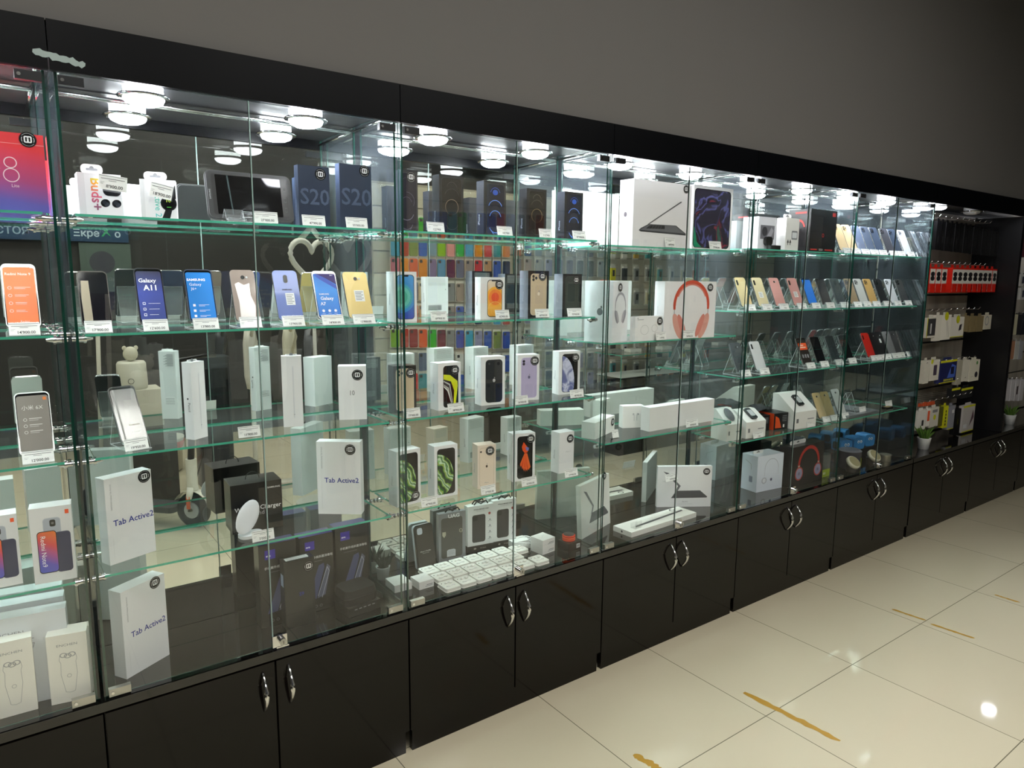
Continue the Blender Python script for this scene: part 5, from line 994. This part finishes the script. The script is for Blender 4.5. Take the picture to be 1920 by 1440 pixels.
# ------------------------------------------------------------------ slatted bay right of the cabinets
def hook_mesh(L):
    a = M(); a.tube([(0, 0, 0), (0, -L, 0), (0, -L-.012, .014)], .0022, CHROME, 6); o = a.build('h'); me = o.data; bpy.data.objects.remove(o); return me
HK = hook_mesh(.17)
def hangpack(name, lab, cat, ul, ur, vt, vb, y, depth, col, art=None, group=None, rot=0.0, tab=True):
    p = aty(ul, vb, y); loc, w = foot(ul, ur, p.z, y, rot); h = Zv(vt, p.x, y)-p.z
    t = thing(name, lab, cat, (p.x, y, p.z), rot, group)
    a = M(); a.box(0, w, 0, depth, 0, h, P(col, .4)); a.side('front', w, depth, h)
    if art: art(a, w, h, depth)
    a.build('carton', t)
    if tab: b = M(); b.rbox(w*.25, w*.75, depth*.4, depth*.4+.001, h, h+.018, .005, P(col, .4)); b.build('hang_tab', t)
    return t
BAY = bpy.data.objects['slatwall_panel']
def hooks(panel, z, xs):
    for x in xs: inst('hook', HK, panel, (x-panel.location.x, -.004, z))
hooks(BAY, 1.972, [4.62+.085*i for i in range(12)]); hooks(BAY, 1.665+.02, [4.65+.08*i for i in range(12)]); hooks(BAY, 1.385, [4.62+.09*i for i in range(11)]); hooks(BAY, 1.045, [4.62+.09*i for i in range(11)]); hooks(BAY, .905, [5.28, 5.40, 5.50]); hooks(BAY, .79, [4.62+.09*i for i in range(11)])
def a_redbox(a, w, h, d):
    a.rect(w*.06, h*.36, w*.98, h*.93, P('#d8d4cc')); [a.disc(w*.55, h*q, w*.36, P('#1a1a1e'), h*.095) for q in (.73, .56)]; a.text('Borofone', w*.2, h*.05, .014, P('#f0d8d0'), 'l', rot=math.pi/2)
us = [1740, 1751, 1762, 1782, 1791.5, 1801, 1810.5, 1820, 1829.5, 1838.5, 1848, 1857]
for i, u0 in enumerate(us):
    hangpack('earbud_box', 'red and white boxed earbuds hanging in the bay, %s from the left' % ORD[i], 'box', u0, u0+(10.5 if i < 10 else 8.5), 500.5+.35*i, 549-.12*i, .115, .05, '#d4200f', a_redbox, 'red boxed earbuds on the hooks')
for i in range(14):
    u0 = 1753+8.6*i
    hangpack('black_pack', 'black hanging pack above the red boxes, %s from the left' % ORD[i], 'hanging pack', u0, u0+8.0, 414+1.6*i, 468+1.0*i, .13+.004*(i % 2), .02, '#121214', lambda a, w, h, d: (a.rect(w*.35, h*.25, w*.6, h*.5, P('#2a2a2c')),), 'black packs on the top hooks')
YEL = P('#c8c81e', .45)
def a_white(a, w, h, d): a.rect(0, 0, w, h*.04, YEL); a.disc(w*.5, h*.88, w*.14, YEL); a.poly([(w*.6, h*.3), (w*.8, h*.35), (w*.85, h*.65), (w*.66, h*.6)], P('#2a2830'))
def a_dark(a, w, h, d): a.rect(0, 0, w*.08, h, YEL); a.rect(w*.08, h*.1, w, h*.95, P('#3a3a3c')); a.rect(w*.4, h*.2, w*.55, h*.7, P('#cfcfcc'))
row_b = [(1736, 1752, 596, 634, '#dcd8cc', a_dark, 'dark and yellow flat pack at the left of the second hook row'), (1751, 1762, 591, 640, '#e0dccf', None, 'plain cream pack beside the dark and yellow one'), (1762, 1780, 591, 638, '#e6e2d6', lambda a, w, h, d: (a.disc(w*.5, h*.95, w*.2, YEL), a.stroke([(w*.5, h*.75), (w*.75, h*.1)], .002, INK), a.stroke([(w*.6, h*.75), (w*.9, h*.1)], .002, INK)), 'cream pack picturing two thin pens'),
         (1781, 1805, 595, 633, '#dedad0', a_white, 'white pack picturing a black power adapter'), (1806, 1814, 592, 622, '#8b7c5a', None, 'brown kraft pack, left of three'), (1816, 1828, 593, 623, '#857654', None, 'brown kraft pack, middle of three'), (1830, 1842, 593, 622, '#857654', None, 'brown kraft pack, right of three'), (1843, 1857, 591, 618, '#d2ccba', lambda a, w, h, d: (a.arc(w*.4, h*.6, w*.2, w*.26, 0, 360, SOFT),), 'pale small pack at the end of the second hook row')]
for ul, ur, vt, vb, c, art, lab in row_b: hangpack('accessory_pack', lab, 'hanging pack', ul, ur, vt, vb, .12, .02, c, art, 'accessory packs on the lower hooks')
def a_blue(a, w, h, d):
    a.rect(0, h*.90, w, h, YEL); a.rect(w*.03, h*.05, w*.97, h*.88, P('#1c2154')); a.poly([(w*.45, h*.2), (w*.7, h*.8), (w*.95, h*.7), (w*.92, h*.2)], P('#4a68c0')); a.rr(w*.65, h*.35, w*.85, h*.68, .003, P('#1a1c38')); a.rect(0, 0, w, h*.04, YEL); [a.disc(w*(.3+.1*i), h*.12, w*.03, YEL) for i in range(6)]
row_c = [(1730, 1740, 677, 720, '#d4d0c2', None, 'narrow cream pack at the left of the third hook row'), (1741, 1759, 676, 715, '#dcd8ca', lambda a, w, h, d: (a.disc(w*.2, h*.93, w*.12, YEL), a.rr(w*.4, h*.25, w*.75, h*.75, .006, P('#4a3f50'))), 'cream pack picturing a purple gadget'), (1760, 1791, 677, 720, '#2a2f60', a_blue, 'large dark blue and yellow pack in the third hook row'), (1793, 1801, 676, 722, '#a8a494', None, 'grey edged pack beside the large blue one'),
         (1802, 1815, 676, 716, '#d8d4c6', None, 'plain white box hanging right of the blue pack'), (1816, 1834, 676, 716, '#dedac8', lambda a, w, h, d: (a.disc(w*.7, h*.30, w*.15, P('#2a2830'), h*.14), a.disc(w*.7, h*.85, w*.08, P('#4a8a3a'))), 'white box with a dark gadget print, right end of the third row')]
for ul, ur, vt, vb, c, art, lab in row_c: hangpack('accessory_pack', lab, 'hanging pack', ul, ur, vt, vb, .12, .03, c, art, 'accessory packs on the lower hooks')
for k, (ul, ur) in enumerate(((1783, 1799), (1801, 1823))): hangpack('accessory_pack', 'black pack with a lime top edge, %s of the two below' % ('left', 'right')[k], 'hanging pack', ul, ur, 729, 748, .13, .03, '#1c1e20', lambda a, w, h, d: a.rect(0, h*.78, w, h, YEL), 'accessory packs on the lower hooks')
row_d = [(1719, 1734, 772, 808, '#dcdad2', lambda a, w, h, d: (a.rect(0, 0, w*.4, h*.12, P('#6a8a2a')), a.rect(w*.5, h*.2, w*.75, h*.5, INK)), 'white pack with a green corner in the bottom hook row'), (1735, 1742, 768, 800, '#e0dcd4', lambda a, w, h, d: a.rect(w*.3, h*.3, w*.9, h*.9, P('#d8582a')), 'narrow white pack with an orange print'), (1743, 1758, 766, 802, '#cac6ba', lambda a, w, h, d: (a.disc(w*.5, h*.5, w*.16, YEL), a.rect(w*.2, h*.75, w*.8, h*.9, GREY)), 'grey pack with a yellow dot'), (1759, 1766, 764, 800, '#56561c', None, 'dark olive narrow pack'),
         (1767, 1775, 762, 803, '#c8c81e', lambda a, w, h, d: [a.disc(w*.5, h*(.15+.15*i), w*.14, INK) for i in range(5)], 'bright yellow narrow pack with black dots'), (1776, 1787, 762, 806, '#8a8c94', lambda a, w, h, d: (a.rect(0, 0, w, h*.04, YEL), a.rect(w*.5, h*.68, w*.9, h*.82, PALE)), 'grey pack with a yellow base line'), (1788, 1798, 768, 816, '#0e0e10', lambda a, w, h, d: a.text('HOCO', w*.55, h*.5, .012, YEL, 'c', rot=math.pi/2), 'black pack with a yellow word'), (1802, 1824, 762, 812, '#b9b4b0', lambda a, w, h, d: (a.rect(0, h*.93, w, h, YEL), a.rect(0, 0, w, h*.04, YEL), a.rr(w*.1, h*.15, w*.4, h*.3, .002, PALE), a.poly([(w*.6, h*.2), (w*.85, h*.8), (w*.95, h*.5)], P('#5a4048'))), 'large pale pack with yellow edges at the right of the bottom row')]
for ul, ur, vt, vb, c, art, lab in row_d: hangpack('accessory_pack', lab, 'hanging pack', ul, ur, vt, vb, .12, .03, c, art, 'accessory packs on the lower hooks')
for i in range(4): hangpack('cable_clip', 'small orange clip hanging above the bottom pack row, %s from the left' % ORD[i], 'clip', 1724+7.5*i, 1730+7.5*i, 756-i*1.0, 763-i*1.0, .14, .01, '#c8502a', None, 'orange clips', tab=False)
pp = atz(1757, 846, WT); plant(pp.x, .075, WT, 1.45, 'green succulent in a white pot on the counter below the packs', dark=False)
t = thing('storage_box', 'dark blue-grey storage box on the counter beside the end pane', 'box', (4.55, .17, WT)); a = M(); a.box(0, .24, 0, .11, 0, .12, P('#3a404c', .5)); a.box(-.003, .243, -.003, .113, .105, .122, P('#454c58', .5)); a.build('box_body', t)
# next bay at the picture edge
BAY2 = bpy.data.objects['slatwall_panel.001']
def edgepack(ul, ur, vt, vb, col, lab, art=None, y=.12):
    q = aty((ul+ur)/2, vt, y); hooks(BAY2, q.z+.008, [q.x])
    hangpack('accessory_pack', lab, 'hanging pack', ul, ur, vt, vb, y, .03, col, art, 'packs hanging right of the black divider')
edgepack(1905, 1913, 436, 484, '#d8d6d2', 'white pack in the top row right of the divider'); edgepack(1914, 1924, 436, 482, '#5a2a34', 'dark red pack in the top row right of the divider')
for i in range(2):
    for j in range(2): edgepack(1899+13*i, 1909+13*i, 514+26*j, 536+26*j, '#c8c8c6', '%s small gadget card in the %s pair right of the divider' % (('left', 'right')[i], ('upper', 'lower')[j]), lambda a, w, h, d: a.rr(w*.3, h*.2, w*.7, h*.8, .005, P('#3a3a4c')))
for i, c in enumerate(('#4a5a50', '#c8c4a8', '#2c2c30', '#2a2c34')): edgepack(1890+8*i, 1897+8*i, 590, 628, c, 'flat case pack right of the divider, %s from the left' % ORD[i])
for i, c in enumerate(('#b8896a', '#b08064', '#c4c4c0', '#a8aab0')): edgepack(1885+8*i, 1892+8*i, 640, 674, c, 'tan and grey flat pack below the flat cases, %s from the left' % ORD[i])
for i in range(5): edgepack(1876+8.5*i, 1883+8.5*i, 713, 752, '#cfccd0', 'pale pack in the lowest row right of the divider, %s from the left' % ORD[i], (lambda a, w, h, d: a.rr(w*.3, h*.3, w*.7, h*.7, .004, P('#3a2a30'))) if i == 3 else None)
plant(6.16, .075, WT, 1.45, 'green succulent in a white pot right of the black divider', dark=False)
# ------------------------------------------------------------------ the rest of the shop, facing the cabinets (seen in their mirror backs)
PY = -2.60
def shop(name, lab, cat, loc, rot=0.0, group=None): return thing(name, lab, cat, loc, rot, group)
t = shop('slatwall_panel', 'long cream slatted wall of phone cases opposite the cabinets', 'display panel', (2.42, PY-.05, .56)); a = M(); a.box(0, 5.3, -.03, 0, 0, 1.75, P('#a39d8c', .6)); a.build('backing', t); b = M()
for i in range(10): b.box(0, 5.3, .0005, .014, .01+i*.173, .01+i*.173+.163, P('#c9c2ac', .55))
b.build('slats', t)
t = shop('shop_cabinet', 'dark low cabinet under the slatted wall of phone cases', 'cabinet', (3.30, PY-.05, 0)); a = M(); a.box(0, 4.4, 0, .32, .08, .54, P('#1c1815', .25)); a.build('carcass', t)
for i in range(5): a = M(); a.box(.01+.88*i, .87+.88*i, .3205, .338, .10, .52, P('#1c1815', .15)); a.build('cabinet_door', t)
CASEM = {}
def case_pack(u, v, col, lab, grp, s=1.0, kind='case', y=PY):
    p = mirrored(u, v, y+.02); k = (col, kind)
    if k not in CASEM:
        a = M(); a.rbox(-.042, .042, 0, .002, -.085, .090, .006, P('#dcd8c6', .3)); o = a.build('x'); q = M()
        if kind == 'case': q.rbox(-.036, .036, .003, .013, -.078, .072, .012, P(col, .4)); q.rbox(-.030, -.006, .013, .015, .040, .064, .005, P('#3a3a3a', .4) if col != '#3a3a3a' else GREY)
        else: q.box(-.030, .030, .003, .022, -.07, .05, P(col, .4)); q.box(-.012, .016, .022, .0235, -.03, .03, P('#2c2c2e', .4)); q.box(-.03, .03, .003, .0225, .05, .068, P('#d8d4c8', .4))
        c = q.build('y'); CASEM[k] = (o.data, c.data); bpy.data.objects.remove(o); bpy.data.objects.remove(c)
    t = thing('phone_case' if kind == 'case' else 'accessory_pack', lab, 'phone case' if kind == 'case' else 'hanging pack', (p.x, y, p.z), 0, grp)
    inst('card_backing', CASEM[k][0], t); inst('case_shell' if kind == 'case' else 'carton', CASEM[k][1], t)
Rw = [(424, 'blue blue cyan green steel blue blue orange blue grey taupe rust slate'), (461, 'cyan rust olive blue steel lime pink green sky amber red teal peach'), (501, 'rose amber orange amber violet sky plum slate taupe red tan blue navy'), (545, 'sky green slate cream tan orange grey taupe sky slate grey blue teal'),
      (588, 'green grey orange tan slate white grey blue taupe navy grey sky rust'), (633, 'lime rust maroon orange green brown grey blue cyan lilac blue olive royal'), (677, 'cream tan grey slate teal sky grey white navy taupe grey slate blue'), (716, 'sky rust red teal peach slate grey blue tan grey olive navy grey')]
CC = dict(blue='#3c5cb0', cyan='#4aa4c4', green='#3fae2e', steel='#8a9aa0', orange='#e0602a', grey='#8a8c88', taupe='#9c8c80', rust='#b0402e', slate='#5c6c84', olive='#7c8c40', lime='#8cc020', pink='#e09088', sky='#4a98bc', amber='#e08a1c', red='#cc3434', teal='#3e8c94', peach='#dc8850', rose='#d8707c', violet='#7c7898', plum='#4a2850', tan='#c09468', navy='#283854', maroon='#8c1c1c', brown='#6c2c34', lilac='#9898b8', royal='#2c48a8', cream='#d8c8a0', white='#d8d8d0')
for r, (v, names) in enumerate(Rw):
    for c, nm in enumerate(names.split()):
        case_pack(742+17.4*c+.0*r, v+.35*c, CC[nm], '%s phone case on the opposite wall, %s from the left edge of row %s' % (nm, ORD[12-c] if False else ORD[c], ['one', 'two', 'three', 'four', 'five', 'six', 'seven', 'eight'][r]), 'coloured phone cases hanging on the opposite wall')
mut = ['#8e9498', '#b9a6a0', '#3c78a8', '#a8b0b0', '#c8c4b8', '#6a7078', '#c87868', '#4a5450', '#9c98b0', '#b0a890', '#5c6858', '#c8b8b8']
for r, v in enumerate((463, 500, 545, 590, 632, 672, 708)):
    for c in range(9):
        k = random.Random(r*31+c).choice(mut); case_pack(972+19.5*c, v+.5*c, k, 'muted phone case on the far wall section, %s from the left in its row %s' % (ORD[c], ['one', 'two', 'three', 'four', 'five', 'six', 'seven'][r]), 'muted phone cases on the opposite wall')
acc = ['#dcd8c8', '#c8c09c', '#e0d820', '#48a0a0', '#3a3c40', '#c8a040', '#8a8c88', '#d8d4c8', '#c06a40', '#e4e0d4']
for r, v in enumerate((470, 512, 556, 606, 655, 690)):
    for c in range(9):
        k = random.Random(r*17+c+5).choice(acc); case_pack(1150+22*c, v+.5*c, k, 'small boxed accessory on the far wall, %s from the left in its row %s' % (ORD[c], ['one', 'two', 'three', 'four', 'five', 'six'][r]), 'boxed accessories on the opposite wall', kind='box')
# glass counter
t = shop('glass_counter', 'low glass topped counter facing the third cabinet', 'counter', (4.40, -2.22, 0)); a = M(); a.box(0, 2.3, 0, .35, 0, .62, P('#171412', .2)); a.build('counter_base', t)
a = M(); pane(a, 0, 2.3, 0, .35, .90, .908, 'z', SHELFG, GEDGE); a.build('glass_top', t); a = M(); pane(a, 0, 2.3, .342, .35, .625, .90, 'y', GLASS, GEDGE); a.build('front_pane', t)
a = M(); a.box(.02, 2.28, .01, .33, .70, .706, WHITE2); a.build('inner_shelf', t)
for i in range(10): small_box('flat white boxed item on the glass counter, %s from its left end' % ORD[i], 4.46+.21*i, -2.15+.04*(i % 2), .9085, .13, .09, .028, .1*(i % 3), col='#dcdccf' if i % 2 else '#8a8c84')
# left part of the shop
t = shop('electric_scooter', 'white electric scooter with a black front wheel parked in the aisle', 'scooter', (.90, -2.10, 0), -.75)
WS = P('#d8d6c6', .4); a = M(); a.lathe([(.055, -.024), (.085, -.026), (.108, -.018), (.112, 0), (.108, .018), (.085, .026), (.055, .024), (.055, -.024)], P('#1c1c1e', .7), n=36); o = a.build('front_wheel', t, (0, 0, .112), (0, math.pi/2, 0))
a = M(); a.cyl((0, 0, -.028), .05, .056, LGREY, n=24); a.build('wheel_hub', o)
a = M(); [a.tube([(sx*.035, 0, .112), (sx*.04, 0, .20), (sx*.02, 0, .26)], [.016, .018, .022], WS, 10) for sx in (-1, 1)]; a.cyl((0, 0, .24), .032, .20, WS, n=20); a.build('front_fork', t)
a = M(); a.tube([(0, -.0, .43), (0, .03, .75), (0, .07, 1.06)], .020, P('#2c2c2e', .4), 12); a.build('steering_tube', t)
a = M(); a.tube([(-.22, .05, 1.07), (-.1, .07, 1.08), (.1, .07, 1.08), (.22, .05, 1.07)], [.017, .012, .012, .017], BLACK, 10); a.build('handlebar', t)
a = M(); n = 10; a.faces([(x, .128*math.cos(q), .112+.128*math.sin(q)) for x in (-.03, .03) for q in [math.pi*(.12+.72*i/n) for i in range(n+1)]], [(i, i+1, i+n+2, i+n+1) for i in range(n)], WS, True); a.build('mudguard', t)
a = M(); a.rboxz(-.075, .075, -.62, -.10, .10, .135, .03, P('#3a3a3c', .6)); a.build('deck', t); a = M(); a.box(-.054, -.050, -.012, .012, .13, .21, P('#e8602a', .4)); a.build('orange_reflector', t)
a = M(); a.tube([(.03, .03, 1.0), (.09, .05, .7), (.07, .04, .45), (.04, .0, .3)], .005, BLACK, 6); a.build('brake_cable', t)
a = M(); a.lathe([(.05, -.022), (.10, -.022), (.108, 0), (.10, .022), (.05, .022), (.05, -.022)], P('#1c1c1e', .7), n=30); a.build('rear_wheel', t, (0, -.72, .108), (0, math.pi/2, 0))
p = mirrored(290, 868, -3.6); t = shop('bucket', 'white round bucket with an orange band on the floor', 'bucket', (.95, -3.62, 0)); a = M(); a.lathe([(0, 0), (.16, 0), (.20, .26), (.205, .28), (.19, .28), (.18, .02), (0, .02)], P('#dad6c6', .5), n=30); a.lathe([(.192, .20), (.206, .255), (.2, .256)], P('#d8502a', .5), n=30); a.build('bucket_body', t)
p = mirrored(262, 742, -2.7); t = shop('carton_stack', 'cream carton standing on a dark pedestal opposite the first cabinet', 'box', (.72, -2.8, .56)); a = M(); a.box(-.14, .14, -.12, .12, 0, .25, P('#c6c2b0', .6)); a.build('carton', t)
t = shop('pedestal', 'dark square pedestal carrying the cream carton', 'pedestal', (.72, -2.8, 0)); a = M(); a.box(-.2, .2, -.18, .18, 0, .559, P('#3a3733', .5)); a.build('block', t)
t = shop('humidifier', 'round white humidifier with an animal shaped knob on the carton', 'humidifier', (.70, -2.8, .811)); a = M(); a.lathe([(0, 0), (.09, 0), (.094, .03), (.090, .17), (.08, .185), (0, .185)], P('#d2cfbe', .4), n=30); a.arc(0, 0, 0, 0, 0, 1, INK) if False else None; a.build('tank', t)
a = M(); a.ball((0, 0, .235), .046, .040, .05, P('#cfcab4', .5), 18, 9); [a.ball((sx*.035, 0, .275), .014, .01, .016, P('#cfcab4', .5), 10, 6) for sx in (-1, 1)]; a.build('animal_knob', t); a = M(); a.lathe([(.016, -.001), (.019, 0), (.016, .001)], INK, n=20); a.build('dial', t, (-.02, .094, .06), (math.pi/2, 0, 0))
def vac(x, y, h, lab, col, head):
    t = shop('stick_vacuum', lab, 'vacuum cleaner', (x, y, 0)); a = M(); a.tube([(0, 0, .06), (0, 0, h*.62)], .017, P(col, .4), 12); a.build('wand', t); a = M(); a.lathe([(.0, h*.60), (.035, h*.61), (.05, h*.68), (.05, h*.86), (.038, h*.93), (0, h*.94)], P(col, .4), n=22); a.build('motor_body', t)
    a = M(); a.tube([(0, .03, h*.90), (0, .10, h*.98), (0, .14, h*.88), (0, .05, h*.78)], .013, P(col, .4), 10); a.build('grip', t); a = M(); a.rboxz(-.12, .12, -.05, .05, 0, .05, .02, P(head, .5)); a.build('floor_head', t)
vac(1.42, -2.55, 1.28, 'white stick vacuum with a slim body, nearest the scooter', '#d6d2c4', '#8a8880'); vac(1.72, -2.62, 1.30, 'cream stick vacuum with a thick lower body', '#cfc9b4', '#c8c4b4'); vac(1.42, -3.35, 1.22, 'black stick vacuum standing by the pedestal', '#2c2c30', '#2c2c2e'); vac(1.98, -2.9, 1.24, 'grey stick vacuum beside the slatted wall', '#6c6c70', '#3a3a3c')
t = shop('mop_stand', 'white mop pole standing behind the humidifier', 'mop', (.52, -3.3, 0)); a = M(); a.tube([(0, 0, .02), (.06, 0, 1.45)], .014, P('#d0ccbc', .5), 10); a.build('pole', t); a = M(); a.rboxz(-.2, .2, -.06, .06, 0, .03, .03, P('#b8b4a8', .7)); a.build('mop_head', t)
t = shop('vacuum_tower', 'tall dark upright appliance with a glossy tank', 'appliance', (1.25, -3.0, 0)); a = M(); a.rboxz(-.12, .12, -.1, .1, 0, .98, .04, P('#34373c', .3)); a.build('tower_body', t); a = M(); a.rboxz(-.09, .09, .1, .13, .5, .9, .01, P('#16181c', .1)); a.build('tank', t)
t = shop('ring_heart', 'white heart shaped tube frame on a thin stand', 'decoration', (1.72, -2.1, 1.68), -.3)
a = M(); a.tube([(.0105*(16*math.sin(q)**3), 0, .0105*(13*math.cos(q)-5*math.cos(2*q)-2*math.cos(3*q)-math.cos(4*q))) for q in [2*math.pi*i/40 for i in range(40)]], .018, P('#dedcd0', .4), 10, True); a.build('heart_frame', t)
a = M(); a.tube([(0, 0, -.178), (0, 0, -1.66)], .012, P('#b8b6ac', .4), 10); a.cyl((0, 0, -1.679), .16, .02, P('#b8b6ac', .5), n=28); a.build('stand_pole', t)
t = shop('sign_board', 'dark blue sign board with pale lettering and a green cross mark', 'sign', (-.05, -4.78, 1.86)); a = M(); a.box(0, 1.06, 0, .02, 0, .155, P('#1c3a58', .5)); a.F = lambda p_, q, e: (p_, .02+e, q); a.text('Ξкре', .735, .045, .085, P('#b4c8d4'), 'c', bold=.02); a.text('Х', .885, .05, .11, P('#2c9c5c'), 'c', bold=.02); a.text('о', .975, .045, .085, P('#b4c8d4'), 'c', bold=.02); a.text('СТОЯ', .20, .045, .085, P('#8ca4b4'), 'c', bold=.02); a.build('board', t)
t = shop('poster', 'grey green poster hanging below the blue sign board', 'poster', (.62, -4.78, 1.42)); a = M(); a.box(0, .40, 0, .01, 0, .43, P('#4c5c54', .5)); a.F = lambda p_, q, e: (p_, .01+e, q); a.disc(.17, .26, .10, P('#3a3c44', .5)); a.build('sheet', t)
for k, (x, y) in enumerate(((4.35, -2.10), )): 
    pass
t = shop('suitcase', 'black wheeled suitcase standing on the floor opposite', 'suitcase', (4.05, -2.02, 0)); a = M(); a.rbox(-.22, .22, -.13, .10, .05, .60, .05, P('#24221f', .5)); a.build('shell', t)
for sx in (-.17, .17):
    for sy in (-.09, .06): a = M(); a.cyl((-.012, 0, 0), .028, .024, P('#141414', .5), 'x', 16); a.build('wheel', t, (sx, sy, .028))
a = M(); a.tube([(-.08, 0, .60), (-.08, 0, .64), (.08, 0, .64), (.08, 0, .60)], .008, BLACK, 8); a.build('top_handle', t)
